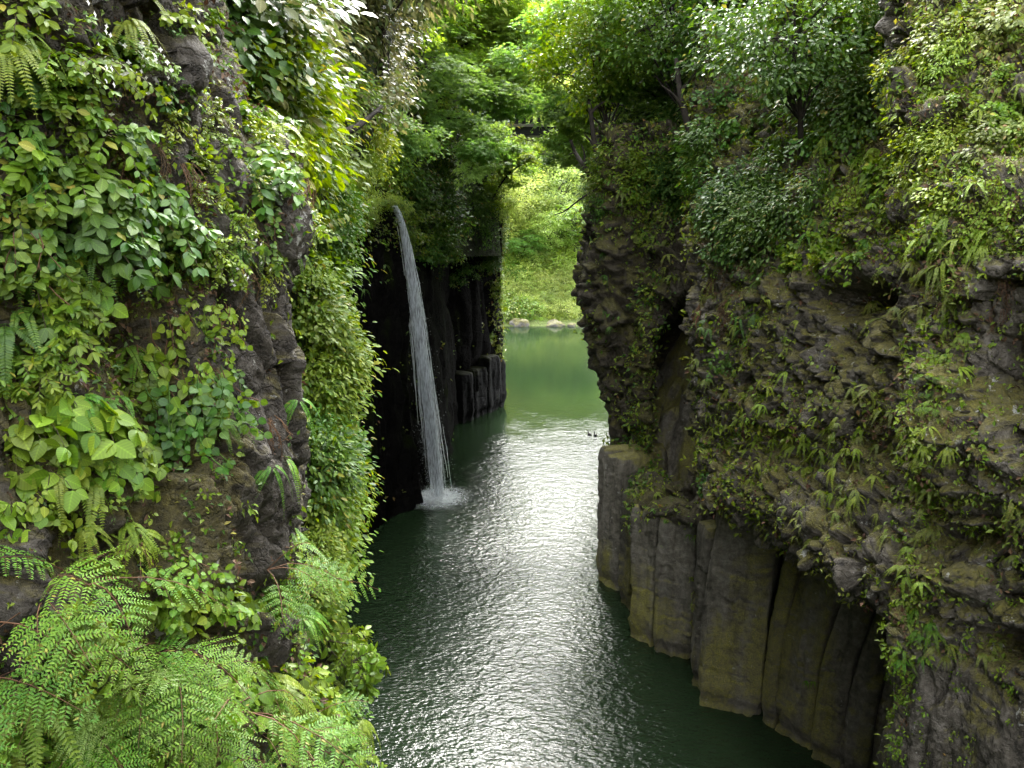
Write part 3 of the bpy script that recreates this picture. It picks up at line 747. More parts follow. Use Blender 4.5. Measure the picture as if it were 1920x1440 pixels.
def make_fern(seed, nf=7, L=0.6, np_=16, bip=False, spread=1.25, up=0.75, mats=None, pw=0.30, name='fern', droop=0.75):
    global rng
    rng = np.random.default_rng(seed)
    mb = MB()
    for k in range(nf):
        az = (k / max(1, nf - 1) - 0.5) * 2 * spread + rng.normal() * 0.18
        el = up + rng.normal() * 0.22
        d = np.array([math.sin(az) * math.cos(el), math.cos(az) * math.cos(el), math.sin(el)])
        Lk = L * rng.uniform(0.7, 1.1)
        path = arc(np.zeros(3), d, Lk, np_ + 5, droop * rng.uniform(0.7, 1.2))
        mb.tube(path[::2], np.linspace(0.0032, 0.0012, len(path[::2])) * L / 0.6, 3, 1)
        tan = unit(np.gradient(path, axis=0))
        i0 = 4
        pp = path[i0:]; tt = tan[i0:]
        nn = len(pp); s = np.linspace(0, 1, nn)
        plen = Lk * pw * np.minimum(1, 0.55 + 2.2 * s) * (1 - s) ** 0.55 + 0.012 * Lk
        side = unit(np.cross(tt, UP)); nor = np.cross(side, tt)
        for sg in (-1, 1):
            pd = unit(side * sg * 0.92 + tt * 0.42 + nor * 0.06)
            if not bip:
                mb.leaves(PIN, pp, frame(pd, nor + rng.normal(size=(nn, 3)) * 0.15), plen * 1.15, plen, 0)
            else:
                for a in range(nn):
                    pl = plen[a]
                    m2 = max(3, int(pl / (0.0115 * L / 0.6)))
                    ss = (np.arange(m2) + 0.8) / (m2 + 0.3)
                    base = pp[a] + pd[a] * (ss * pl)[:, None] + np.array([0, 0, -1.0]) * (0.22 * pl * ss ** 2)[:, None]
                    mb.tube(np.array([pp[a], base[-1]]), 0.0012, 3, 1)
                    l2 = 0.0235 * L / 0.6 * (0.6 + 0.4 * pl / plen.max()) * (1 - 0.55 * ss ** 2)
                    for s2 in (-1, 1):
                        side2 = np.cross(pd[a], nor[a])
                        dd = unit(side2 * s2 * 0.9 + pd[a] * 0.55)
                        mb.leaves(PIN, base, frame(np.broadcast_to(dd, base.shape) + rng.normal(size=base.shape) * 0.08, np.broadcast_to(nor[a], base.shape) + rng.normal(size=base.shape) * 0.22), l2 * 1.05, l2, 0)
                    mb.leaves(PIN, base[-1:], frame(pd[a][None], nor[a][None]), l2[-1:] * 1.2, l2[-1:] * 1.3, 0)
    return mb.mesh(name, mats, True)

def make_shrub(seed, ns=8, L=0.5, lf=0.10, tpl=OV, per=9, mats=None, spread=1.3, up=0.35, droop=0.5, rosette=5, name='shrub', flowers=0, fmat=2):
    rng = np.random.default_rng(seed)
    mb = MB()
    for k in range(ns):
        az = rng.uniform(-1, 1) * spread; el = up + rng.normal() * 0.35
        d = np.array([math.sin(az) * math.cos(el), math.cos(az) * math.cos(el), math.sin(el)])
        Lk = L * rng.uniform(0.55, 1.15)
        path = arc(np.zeros(3), d, Lk, 10, droop * rng.uniform(0.5, 1.3)) + np.cumsum(rng.normal(size=(10, 3)) * 0.012 * L, 0)
        mb.tube(path[::3], np.linspace(0.009, 0.003, 4) * L / 0.5, 4, 1)
        tan = unit(np.gradient(path, axis=0))
        u = np.linspace(0.22, 0.95, per); ii = np.clip((u * 9).astype(int), 0, 8)
        f = (u * 9 - ii)[:, None]
        pos = path[ii] * (1 - f) + path[np.minimum(ii + 1, 9)] * f
        tt = tan[ii]; side = unit(np.cross(tt, UP + 0.01))
        sg = np.where(np.arange(per) % 2 == 0, 1, -1)[:, None]
        dd = unit(side * sg + tt * 0.6 + np.array([0, 0.15, -0.15]) + rng.normal(size=(per, 3)) * 0.25)
        nor = UP * 0.75 + np.array([0, 0.55, 0]) + rng.normal(size=(per, 3)) * 0.3
        ls = lf * rng.uniform(0.7, 1.15, per)
        mb.leaves(tpl, pos, frame(dd, nor), ls, ls, 0)
        if rosette:
            a = np.arange(rosette) / rosette * 2 * PI + rng.uniform(0, 6)
            t0 = tan[-1]; s0 = unit(np.cross(t0, UP + 0.01)); n0 = np.cross(s0, t0)
            dd = unit(t0 * 0.75 + np.cos(a)[:, None] * s0 + np.sin(a)[:, None] * n0 * 0.6 + np.array([0, 0, -0.2]))
            ls = lf * rng.uniform(0.7, 1.1, rosette)
            mb.leaves(tpl, np.repeat(path[-1:], rosette, 0), frame(dd, t0 * 0.5 + UP * 0.7 + np.array([0, 0.4, 0]) + rng.normal(size=(rosette, 3)) * 0.2), ls, ls, 0)
        if flowers and k % 2 == 0:
            for q in range(flowers):
                a = np.arange(4) / 4 * 2 * PI
                dd = np.stack([np.cos(a), np.full(4, 0.25), np.sin(a)], -1)
                c = path[-1] + rng.normal(size=3) * lf * 0.6 + np.array([0, 0.3 * lf, 0.5 * lf])
                mb.leaves(LO, np.repeat(c[None], 4, 0), frame(unit(dd), np.tile([[0, 1.0, 0.3]], (4, 1))), lf * 0.42, lf * 0.36, fmat)
    return mb.mesh(name, mats, True)

def make_vine(seed, ns=6, L=0.8, lf=0.06, tpl=HEART, per=16, mats=None, width=0.35, name='vine'):
    """creeper hanging against the rock"""
    rng = np.random.default_rng(seed)
    mb = MB()
    for k in range(ns):
        x0 = rng.uniform(-width, width)
        n = 12
        t = np.linspace(0, 1, n)
        Lk = L * rng.uniform(0.5, 1.1)
        path = np.stack([x0 + np.cumsum(rng.normal(size=n)) * 0.02 + rng.normal() * 0.2 * t, 0.04 + 0.16 * np.sin(t * PI * 0.9) * rng.uniform(0.5, 1.4), -Lk * t + 0.1 * L], -1)
        mb.tube(path[::2], 0.005, 3, 1)
        u = rng.uniform(0, 0.99, per); ii = (u * (n - 1)).astype(int); f = (u * (n - 1) - ii)[:, None]
        pos = path[ii] * (1 - f) + path[ii + 1] * f
        a = rng.uniform(-1.5, 1.5, per)
        dd = unit(np.stack([np.sin(a), np.full(per, 0.45), -0.45 + 0.3 * rng.normal(size=per)], -1))
        nor = np.array([0, 0.8, 0.55]) + rng.normal(size=(per, 3)) * 0.28
        ls = lf * rng.uniform(0.6, 1.2, per)
        mb.leaves(tpl, pos + dd * lf * 0.3, frame(dd, nor), ls, ls, 0)
    return mb.mesh(name, mats, True)

def make_bush(seed, n=900, R=(1, 0.8, 0.8), lf=0.10, tpl=LO, mats=None, name='bush', clump=26):
    """dome of leaf sprays"""
    rng = np.random.default_rng(seed)
    mb = MB()
    d = unit(rng.normal(size=(clump, 3)) + np.array([0, 0.5, 0.25]))
    cc = d * rng.uniform(0.45, 1.0, (clump, 1)) * np.array(R)
    for c in cc[:clump]:
        mb.tube(np.array([c * 0.02, c * 0.5 + np.array([0, 0, -0.03]), c]), np.array([0.02, 0.012, 0.004]) * R[0], 3, 1)
    k = rng.integers(0, clump, n)
    o = rng.normal(size=(n, 3)) * np.array([0.22, 0.22, 0.09]) * R[0]
    pos = cc[k] + o + np.array([0, 0, -1]) * (np.linalg.norm(o[:, :2], axis=1) ** 2 / R[0] * 0.8)[:, None]
    dd = unit(o * np.array([1, 1, 0.3]) / R[0] * 3 + d[k] * 0.6 + np.array([0, 0.1, -0.45]) + rng.normal(size=(n, 3)) * 0.35)
    nor = UP * 0.8 + d[k] * 0.5 + rng.normal(size=(n, 3)) * 0.33
    ls = lf * rng.uniform(0.65, 1.2, n)
    mb.leaves(tpl, pos, frame(dd, nor), ls, ls, 0)
    return mb.mesh(name, mats, True)

def make_herb(seed, n=9, lf=0.07, tpl=OV, mats=None, L=0.12, name='herb', down=0.1):
    rng = np.random.default_rng(seed)
    mb = MB()
    a = rng.uniform(-1.5, 1.5, n); el = rng.uniform(-0.5, 0.9, n)
    d = np.stack([np.sin(a) * np.cos(el), np.cos(a) * np.cos(el), np.sin(el)], -1)
    tip = d * (L * rng.uniform(0.4, 1.1, n))[:, None]
    for k in range(n):
        mb.tube(np.array([np.zeros(3), tip[k] * 0.6 + UP * 0.02 * L, tip[k]]), 0.002 * L / 0.12, 3, 1)
    dd = unit(d + np.array([0, 0.2, -down]) + rng.normal(size=(n, 3)) * 0.3)
    ls = lf * rng.uniform(0.6, 1.2, n)
    mb.leaves(tpl, tip, frame(dd, UP * 0.7 + np.array([0, 0.6, 0]) + rng.normal(size=(n, 3)) * 0.3), ls, ls, 0)
    return mb.mesh(name, mats, True)

def make_grass(seed, n=60, L=0.5, mats=None, name='grass_tuft'):
    rng = np.random.default_rng(seed)
    mb = MB()
    for k in range(n):
        a = rng.uniform(-1.5, 1.5); el = rng.uniform(0.2, 1.2)
        d = np.array([math.sin(a) * math.cos(el), math.cos(a) * math.cos(el), math.sin(el)])
        p = arc(rng.normal(size=3) * 0.04, d, L * rng.uniform(0.5, 1.1), 6, 0.9)
        t = unit(np.gradient(p, axis=0)); s = unit(np.cross(t, UP + 0.01)) * (0.008 * L / 0.5 * np.linspace(1, 0.1, 6))[:, None]
        v = np.concatenate([p - s, p + s])
        i = np.arange(5)
        mb.add(v, [np.stack([i, i + 1, i + 7, i + 6], -1)], 0)
    return mb.mesh(name, mats, True)

# ------------------------------------------------------------------ trees
def make_tree(seed, h=10.0, R=(3.6, 3.6, 3.0), cz=6.8, nspray=90, per=110, lf=0.17, style='maple', leafm=None, lean=0.0, tr=0.16, name='tree'):
    rng = np.random.default_rng(seed)
    tb, cb = MB(), MB()
    t = np.linspace(0, 1, 9)[:, None]
    ph = rng.uniform(0, 6)
    trunk = np.concatenate([lean * h * t ** 1.5 * math.cos(ph) + 0.25 * np.sin(3 * t + ph), lean * h * t ** 1.5 * math.sin(ph) + 0.25 * np.cos(2.5 * t), t * h * 0.72], 1)
    trunk -= trunk[0]
    tb.tube(trunk, np.linspace(tr, tr * 0.35, 9), 8, 0)
    c0 = np.array([trunk[-1][0], trunk[-1][1], cz])
    cen = []
    while len(cen) < nspray:
        d = unit(rng.normal(size=3)); r = rng.uniform(0.25, 1) ** 0.5
        q = d * r * np.array(R)
        if vnoise((q / R[0] * 2.2 + seed)[None], 5)[0] > -0.28:
            cen.append(q)
    cen = np.array(cen) + c0
    for k in range(0, nspray, 2):
        i = int(rng.integers(3, 9)); a = trunk[min(i, 8)]; b = cen[k]
        m = (a + b) / 2 + np.array([0, 0, 0.12 * np.linalg.norm(b - a)]) + rng.normal(size=3) * 0.15
        tb.tube(np.array([a, m, b]), np.array([0.055, 0.03, 0.008]) * tr / 0.16, 4, 0)
    n = nspray * per
    k = np.repeat(np.arange(nspray), per)
    outd = unit((cen - c0) * np.array([1, 1, 0.4]))
    sr = rng.uniform(0.55, 1.05, nspray) * R[0] * 0.30
    if style == 'maple':
        o = rng.normal(size=(n, 3)) * np.array([0.6, 0.6, 0.07])
        o[:, 2] -= 0.35 * (o[:, 0] ** 2 + o[:, 1] ** 2)
        pos = cen[k] + o * sr[k][:, None]
        dd = unit(np.stack([o[:, 0], o[:, 1], np.full(n, -0.35)], -1) + outd[k] * 0.5 + rng.normal(size=(n, 3)) * 0.3)
        nor = UP + rng.normal(size=(n, 3)) * 0.22 + outd[k] * 0.2
        tpl = STAR
    else:
        o = rng.normal(size=(n, 3)) * np.array([0.5, 0.5, 0.33])
        pos = cen[k] + o * sr[k][:, None]
        dd = unit(o + outd[k] * 0.5 + np.array([0, 0, -0.25]) + rng.normal(size=(n, 3)) * 0.4)
        nor = UP * 0.8 + outd[k] * 0.4 + rng.normal(size=(n, 3)) * 0.4
        tpl = LO if style == 'broad' else LON
    ls = lf * rng.uniform(0.65, 1.2, n)
    cb.leaves(tpl, pos, frame(dd, nor), ls, ls, 0)
    return dict(trunk=tb.mesh(name + '_trunk', [M['bark']], True), crown=cb.mesh(name + '_crown', [leafm], True))

def remat(me, mats):
    c = me.copy(); c.materials.clear()
    for m in mats: c.materials.append(m)
    return c

PR = {}
S_, SR = M['stem'], M['stem_red']
PR['fern'] = [make_fern(101 + i, 3 + i % 3, (1.0, 0.85, 1.1, 0.75)[i], (6, 5, 7, 5)[i], True, (1.3, 0.9, 1.2, 1.4)[i], (0.75, 0.6, 0.85, 0.5)[i], [M['fern'], SR], (0.30, 0.34, 0.26, 0.36)[i], droop=(0.6, 0.8, 0.55, 0.9)[i]) for i in range(4)]
PR['fern_pale'] = [remat(m, [M['fern_pale'], SR]) for m in PR['fern'][:2]]
PR['frond'] = [make_fern(121 + i, 4 + i % 3, 0.45, 26, False, 0.55 + 0.2 * i, 0.35, [M['fern'], S_], 0.13, droop=1.15) for i in range(4)]
PR['frond_lime'] = [remat(m, [M['lime'], SR]) for m in PR['frond']]
PR['frond_olive'] = [remat(m, [M['olive'], SR]) for m in PR['frond']]
PR['frond_deep'] = [remat(m, [M['deep'], SR]) for m in PR['frond']]
PR['shrub'] = [make_shrub(131 + i, 8, 0.42, 0.115, OV, 8, [M['fresh'], S_]) for i in range(3)]
PR['shrub_deep'] = [make_shrub(141 + i, 8, 0.45, 0.13, OV, 8, [M['deep'], S_], droop=0.7) for i in range(3)]
PR['shrub_lance'] = [make_shrub(151 + i, 10, 0.42, 0.10, LANCE, 10, [M['fresh'], S_], rosette=6) for i in range(3)]
PR['shrub_lime'] = [make_shrub(161 + i, 9, 0.42, 0.055, OV, 16, [M['lime'], S_]) for i in range(2)]
PR['shrub_flower'] = [make_shrub(165 + i, 9, 0.42, 0.055, OV, 16, [M['fresh'], S_, M['flower']], flowers=2) for i in range(2)]
PR['bigleaf'] = [make_shrub(171 + i, 5, 0.32, 0.19, HEART, 3, [M['fresh'], S_], up=0.2, rosette=2, droop=0.9) for i in range(3)]
PR['vine'] = [make_vine(181 + i, 6, 0.75, 0.085, HEART, 15, [M['fresh'], SR]) for i in range(3)]
PR['vine_deep'] = [remat(m, [M['deep'], SR]) for m in PR['vine']]
PR['vine_lime'] = [make_vine(187 + i, 6, 0.7, 0.06, HEART, 18, [M['lime'], SR]) for i in range(2)]
PR['roots'] = [make_vine(195 + i, 9, 0.7, 0.035, LON, 22, [M['dry'], M['dry']], 0.12) for i in range(2)]
PR['herb'] = [make_herb(201 + i, 9, 0.08, OV, [M['fresh'], S_]) for i in range(3)]
PR['herb_lime'] = [make_herb(207 + i, 8, 0.07, HEART, [M['lime'], S_], down=0.6) for i in range(3)]
PR['herb_olive'] = [remat(m, [M['olive'], SR]) for m in PR['herb']]
PR['herb_deep'] = [remat(m, [M['deep'], SR]) for m in PR['herb']]
PR['bush'] = [make_bush(211 + i, 560, (1, .8, .9), 0.145, OV if i < 2 else LANCE, [M['fresh'], S_], clump=17 + 3 * i) for i in range(4)]
PR['bush_deep'] = [remat(m, [M['deep'], S_]) for m in PR['bush']]
PR['bush_lime'] = [remat(m, [M['lime'], S_]) for m in PR['bush']]
PR['bush_oak'] = [remat(m, [M['oak'], S_]) for m in PR['bush']]
PR['bush_olive'] = [remat(m, [M['olive'], S_]) for m in PR['bush']]
PR['bush_tan'] = [remat(m, [M['oak_tan'], S_]) for m in PR['bush']]
PR['bush_fern'] = [remat(m, [M['fern'], S_]) for m in PR['bush']]
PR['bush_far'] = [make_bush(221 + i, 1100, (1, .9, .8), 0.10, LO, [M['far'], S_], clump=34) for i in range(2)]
PR['spray_maple'] = [make_bush(231 + i, 520, (1, .8, .45), 0.16, STAR, [M['maple'], S_], clump=16) for i in range(3)]
PR['spray_maple_y'] = [remat(m, [M['maple_y'], S_]) for m in PR['spray_maple']]
PR['grass'] = [make_grass(241 + i, 70, 0.6, [M['lime'], S_]) for i in range(2)]
TR = {
    'maple': [make_tree(301 + i, style='maple', leafm=M['maple'], lf=0.22, per=80, lean=0.12) for i in range(2)],
    'oak': [make_tree(311 + i, style='broad', leafm=M['oak'], lf=0.27, per=62, nspray=95) for i in range(2)],
    'tan': [make_tree(321, style='narrow', leafm=M['oak_tan'], lf=0.30, per=70)],
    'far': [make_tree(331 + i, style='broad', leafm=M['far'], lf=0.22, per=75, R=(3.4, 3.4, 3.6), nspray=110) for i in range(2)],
}
TR['maple_y'] = [dict(trunk=d['trunk'], crown=remat(d['crown'], [M['maple_y']])) for d in TR['maple']]
TR['fresh'] = [dict(trunk=d['trunk'], crown=remat(d['crown'], [M['fresh']])) for d in TR['oak']]
TR['deep'] = [dict(trunk=d['trunk'], crown=remat(d['crown'], [M['deep']])) for d in TR['oak']]
rng = np.random.default_rng(99)

# ------------------------------------------------------------------ scattering
def place(me, name, pos, nrm, scale, label, cat, group, mode='wall', yaw=0.5, sink=0.0):
    n = np.array(nrm, float)
    nh = np.array([n[0], n[1], 0.0])
    if np.linalg.norm(nh) < 0.12:
        nh = np.array([CAM[0] - pos[0], CAM[1] - pos[1], 0.0])
    nh = unit(nh)
    a = rng.normal() * yaw if mode == 'wall' else rng.uniform(-PI, PI) * min(1, yaw * 2)
    ca, sa = math.cos(a), math.sin(a)
    y = np.array([nh[0] * ca - nh[1] * sa, nh[0] * sa + nh[1] * ca, 0])
    z = unit(UP * (0.85 if mode == 'wall' else 0.9) + n * (0.25 if mode == 'wall' else 0.35) + rng.normal(size=3) * 0.12)
    x = unit(np.cross(y, z)); y = np.cross(z, x)
    s = scale
    m = Matrix(((x[0] * s, y[0] * s, z[0] * s, pos[0]), (x[1] * s, y[1] * s, z[1] * s, pos[1]), (x[2] * s, y[2] * s, z[2] * s, pos[2]), (0, 0, 0, 1)))
    o = obj(name, me); o.matrix_world = m
    tag(o, label, cat, group)
    return o

COUNT = {}
def snap(key, px, py):
    s = SURF[key]
    i = int(np.argmin((s['px'] - px) ** 2 + (s['py'] - py) ** 2 + np.where(s['d'] < 0.5, 1e9, 0)))
    return s['p'][i]
SPECIES = {'bush_oak': 'evergreen_bush', 'bush_far': 'riverside_bush', 'bush_tan': 'tan_tipped_bush', 'bush_deep': 'dark_bush', 'bush_lime': 'lime_bush', 'bush_olive': 'olive_bush', 'bush_fern': 'feathery_bush',
           'frond_lime': 'lime_fern', 'frond_olive': 'olive_fern', 'frond_deep': 'dark_fern', 'frond': 'ladder_fern', 'herb_lime': 'creeping_herb', 'herb_olive': 'olive_herb', 'shrub_lime': 'small_leaved_shrub', 'shrub_deep': 'broad_leaved_shrub'}
def patch(key, kind, cx, cy, rx, ry, n, sc, label, name, cat, group, gap=0.5, mode='wall', yaw=0.45, var=0.25, lift=0.02, vis=True, ang=0.0):
    """n plants of one kind rooted on a surface inside an ellipse of the photograph"""
    name = SPECIES.get(kind, name)
    s = SURF[key]
    u, v = s['px'] - cx, s['py'] - cy
    if ang:
        a = math.radians(ang); u, v = u * math.cos(a) + v * math.sin(a), -u * math.sin(a) + v * math.cos(a)
    q = (u / rx) ** 2 + (v / ry) ** 2
    idx = np.where((q < 1) & (s['vis'] if vis else True) & (s['px'] > -130) & (s['px'] < 2050) & (s['py'] > -130) & (s['py'] < 1600))[0]
    if len(idx) == 0:
        print('EMPTY PATCH', key, kind, cx, cy); return
    w = (1 / np.maximum(s['d'][idx], 1)) ** 0
    cand = rng.choice(idx, size=min(len(idx), n * 14), replace=False)
    out = []
    gpx = gap * math.sqrt(PI * rx * ry / max(n, 1))
    for i in cand:
        p2 = np.array([s['px'][i], s['py'][i]])
        if any(abs(p2[0] - o[0]) + abs(p2[1] - o[1]) < gpx for o in out):
            continue
        out.append(p2)
        protos = PR[kind]
        place(protos[int(rng.integers(len(protos)))], name, s['p'][i] + s['n'][i] * lift, s['n'][i], sc * rng.uniform(1 - var, 1 + var), label, cat, group, mode, yaw)
        if len(out) >= n:
            break
    COUNT[name] = COUNT.get(name, 0) + len(out)


def ground_cover(key, n, pxs, density, mats, label, down=0.35, tpl=None):
    """uncountable small leaves and moss on a rock face: one object of kind stuff"""
    s = SURF[key]
    idx = np.where(s['vis'] & (s['px'] > -60) & (s['px'] < 1980) & (s['py'] > -60) & (s['py'] < 1500))[0]
    w = density(s['px'][idx], s['py'][idx], s['p'][idx], s['n'][idx]) * s['d'][idx] ** 0
    w = np.clip(w, 0, None)
    pick = rng.choice(idx, n, p=w / w.sum())
    mb = MB(); k = 4
    ii = np.repeat(pick, k)
    sz = pxs * s['d'][ii] / F * rng.uniform(0.5, 1.4, n).repeat(k)
    nn = s['n'][ii]
    dd = unit(rng.normal(size=(len(ii), 3)) * 0.8 + nn * 0.7 + np.array([0, 0, -down]))
    pos = s['p'][ii] + nn * (0.3 * sz)[:, None] + rng.normal(size=(len(ii), 3)) * (0.7 * sz)[:, None]
    nor = nn * 0.7 + UP * 0.7 + rng.normal(size=(len(ii), 3)) * 0.3
    ms = rng.integers(0, len(mats), n).repeat(k)
    for m in range(len(mats)):
        q = ms == m
        mb.leaves(tpl or LO, pos[q], frame(dd[q], nor[q]), sz[q], sz[q], m)
    o = obj('ground_cover', mb.mesh('ground_cover', mats))
    return tag(o, label, 'ground cover', None, 'stuff')
def blob(px, py, cx, cy, rx, ry):
    return np.exp(-(((px - cx) / rx) ** 2 + ((py - cy) / ry) ** 2))

# ------------------------------------------------------------------ plants on the near left cliff
g1 = 'ferns at the foot of the near left cliff'
patch('L1', 'fern', 70, 1150, 130, 60, 4, 0.68, 'feathery green fern under the big glossy leaves at the left edge', 'fern', 'fern', g1, mode='wall', yaw=0.8)
patch('L1', 'fern', 110, 1280, 190, 90, 7, 0.72, 'large dark-stemmed fern in the bank of ferns at lower left', 'fern', 'fern', g1, mode='wall', yaw=0.8)
patch('L1', 'fern', 320, 1260, 130, 60, 4, 0.64, 'fern reaching up in front of the pale lichen-streaked rock', 'fern', 'fern', g1, mode='wall', yaw=0.8)
patch('L1', 'fern', 400, 1390, 230, 80, 9, 0.72, 'lush green fern in the lower fern bank right of the pale yellowish fern', 'fern', 'fern', g1, mode='wall', yaw=0.8)
patch('L1', 'fern', 540, 1420, 120, 90, 4, 0.64, 'fern beside the water at the bottom of the left cliff', 'fern', 'fern', g1, mode='wall', yaw=0.8)
patch('L1', 'fern', 260, 1460, 280, 60, 5, 0.66, 'fern along the bottom edge below the fern bank', 'fern', 'fern', g1, mode='wall', yaw=0.8)
patch('L1', 'fern', 505, 1070, 75, 26, 3, 0.62, 'fern spreading over the dark hollow near the cliff edge', 'fern', 'fern', 'ferns on the near cliff edge', mode='wall')
patch('L1', 'fern_pale', 150, 1350, 90, 30, 3, 0.66, 'pale yellow-green fern lit among darker ferns', 'fern', 'fern', 'pale ferns in the fern bank', mode='wall', yaw=0.8)
patch('L1', 'fern_pale', 250, 1290, 60, 40, 2, 0.6, 'pale lime fern frond above the yellowish fern', 'fern', 'fern', 'pale ferns in the fern bank', mode='wall', yaw=0.8)
for (cx, cy, rx, ry, n, sc, kind, lb, nm) in [
    (300, 1150, 60, 40, 4, 0.5, 'shrub', 'leafy shrub poking out between the ferns and the pale rock', 'shrub'),
    (420, 1290, 80, 40, 6, 0.5, 'bigleaf', 'round-leaved plant among the lower ferns', 'big_leaved_plant'),
    (160, 1180, 60, 30, 4, 0.55, 'shrub_lance', 'pointed-leaved shrub in the middle of the fern bank', 'shrub'),
    (60, 1390, 90, 40, 6, 0.5, 'shrub', 'leafy shrub in the bottom left corner', 'shrub'),
    (330, 1420, 70, 20, 4, 0.5, 'bigleaf', 'dark round-leaved plant at the bottom edge of the fern bank', 'big_leaved_plant'),
    (250, 1330, 120, 60, 6, 0.75, 'frond', 'narrow fern among the feathery ferns', 'fern'),
    (480, 1330, 100, 60, 6, 0.7, 'frond_lime', 'lime narrow fern among the feathery ferns', 'fern'),
    (90, 1300, 90, 60, 5, 0.8, 'frond_lime', 'lime narrow fern at the left of the fern bank', 'fern'),
    (570, 1330, 40, 70, 5, 0.6, 'shrub', 'large-leaved shrub leaning over the water at lower left', 'shrub')]:
    patch('L1', kind, cx, cy, rx, ry, n, sc, lb, nm, nm.replace('_', ' '), 'plants mixed into the fern bank')
g2 = 'fronds on the near left cliff'
for (cx, cy, rx, ry, n, sc, kind, lb) in [
    (185, 770, 60, 60, 5, 0.6, 'frond', 'fern with narrow fronds beneath the big glossy leaves'),
    (140, 905, 70, 30, 4, 0.55, 'frond_lime', 'small bright fern arching below the big glossy leaves'),
    (515, 865, 22, 12, 2, 0.45, 'frond', 'single small fern growing from the dark rock edge'),
    (100, 480, 90, 30, 5, 0.7, 'frond_deep', 'dark fern under the broad leaves on the left wall'),
    (15, 75, 40, 40, 3, 0.7, 'frond_lime', 'fern arching in the top left corner'),
    (240, 15, 40, 25, 3, 0.6, 'frond_lime', 'bright fern hanging at the top of the cliff'),
    (200, 70, 40, 20, 3, 0.5, 'frond', 'fern above the small white-flowered shrub'),
    (530, 740, 30, 14, 2, 0.6, 'frond', 'fern jutting right from the cliff edge'),
    (545, 480, 20, 14, 1, 0.55, 'frond', 'fern beside the grey cliff shoulder'),
    (260, 660, 30, 20, 2, 0.5, 'frond', 'fern left of the trailing vine leaves'),
    (370, 800, 50, 25, 3, 0.5, 'frond', 'fern fringing the lower trailing vine'),
    (200, 990, 90, 20, 5, 0.5, 'frond_lime', 'small fern on the ledge above the fern bank'),
    (450, 455, 50, 20, 3, 0.5, 'frond_deep', 'dark fern below the lime shrub on the cliff'),
    (520, 230, 50, 30, 4, 0.6, 'frond_lime', 'pale fern on the shrubby shoulder of the cliff'),
    (20, 620, 40, 40, 4, 0.7, 'frond_deep', 'dark fern at the left picture edge, mid height'),
    (590, 1150, 40, 40, 4, 0.55, 'frond', 'fern at the cliff foot near the water')]:
    patch('L1', kind, cx, cy, rx, ry, n, sc * 0.85, lb, 'fern', 'fern', g2)
g3_ = 'leafy shrubs on the near left cliff'
for (cx, cy, rx, ry, n, sc, kind, lb) in [
    (160, 410, 170, 50, 12, 0.95, 'shrub_deep', 'broad-leaved shrub in the thicket across the left wall'),
    (60, 360, 70, 60, 5, 0.9, 'shrub', 'green shrub by the left edge above the thicket'),
    (290, 400, 60, 50, 4, 0.85, 'shrub_deep', 'shrub with big drooping leaves ending the thicket'),
    (55, 560, 70, 60, 6, 0.85, 'shrub_lance', 'shrub with whorls of pointed leaves at the left edge'),
    (110, 600, 40, 50, 3, 0.7, 'shrub_lance', 'pointed-leaved shrub beside the mossy rock'),
    (50, 690, 55, 50, 4, 0.75, 'shrub_lance', 'pointed-leaved shrub above the big glossy leaves'),
    (120, 190, 75, 30, 3, 0.62, 'shrub', 'bright green shrub on the mossy shelf near the top'),
    (220, 255, 60, 40, 3, 0.75, 'shrub', 'shrub of soft leaves below the pale grey slab'),
    (235, 280, 40, 30, 2, 0.75, 'shrub_deep', 'grey-green shrub in front of the pale slab'),
    (360, 230, 75, 35, 6, 0.75, 'shrub_lime', 'dense small-leaved shrub in the upper centre of the cliff'),
    (440, 250, 60, 40, 4, 0.75, 'shrub', 'shrub on the shoulder right of the small-leaved shrub'),
    (500, 300, 50, 40, 4, 0.85, 'shrub_deep', 'shrub with long leaves hanging over the cliff shoulder'),
    (530, 260, 60, 50, 4, 0.8, 'shrub', 'leafy shrub at the upper right of the cliff'),
    (390, 330, 90, 35, 5, 0.65, 'shrub_lime', 'thin small-leaved shrub under the shoulder'),
    (330, 480, 90, 28, 6, 0.7, 'shrub_lime', 'yellow-green shrub stretched across the middle of the wall'),
    (440, 520, 80, 28, 5, 0.7, 'shrub_lime', 'yellow-green shrub right of the middle of the wall'),
    (410, 430, 80, 28, 4, 0.6, 'shrub_lime', 'sparse lime shrub near the grey shoulder'),
    (600, 400, 40, 40, 3, 0.7, 'shrub_lime', 'pale small-leaved shrub at the cliff corner'),
    (30, 190, 40, 60, 2, 0.6, 'shrub_deep', 'dark shrub in the shadow of the left edge'),
    (30, 60, 40, 60, 3, 0.7, 'shrub', 'shrub at the top left corner of the cliff'),
    (60, 20, 40, 30, 2, 0.6, 'shrub', 'shrub along the top edge of the cliff'),
    (330, 25, 50, 30, 3, 0.7, 'shrub', 'shrub crowning the dark notch at the top'),
    (300, 170, 40, 30, 2, 0.5, 'shrub_deep', 'small shrub against the mossy rock face')]:
    patch('L1', kind, cx, cy, rx, ry, n, sc * 0.57, lb, 'shrub', 'shrub', g3_, var=0.35)
patch('L1', 'shrub_flower', 180, 110, 80, 18, 5, 0.62, 'small shrub with white star flowers near the top', 'flowering_shrub', 'shrub', 'white-flowered shrubs')
patch('L1', 'shrub_flower', 430, 470, 60, 30, 2, 0.6, 'yellow-green shrub dotted with a few white flowers', 'flowering_shrub', 'shrub', 'white-flowered shrubs')
g4 = 'big-leaved plants on the near left cliff'
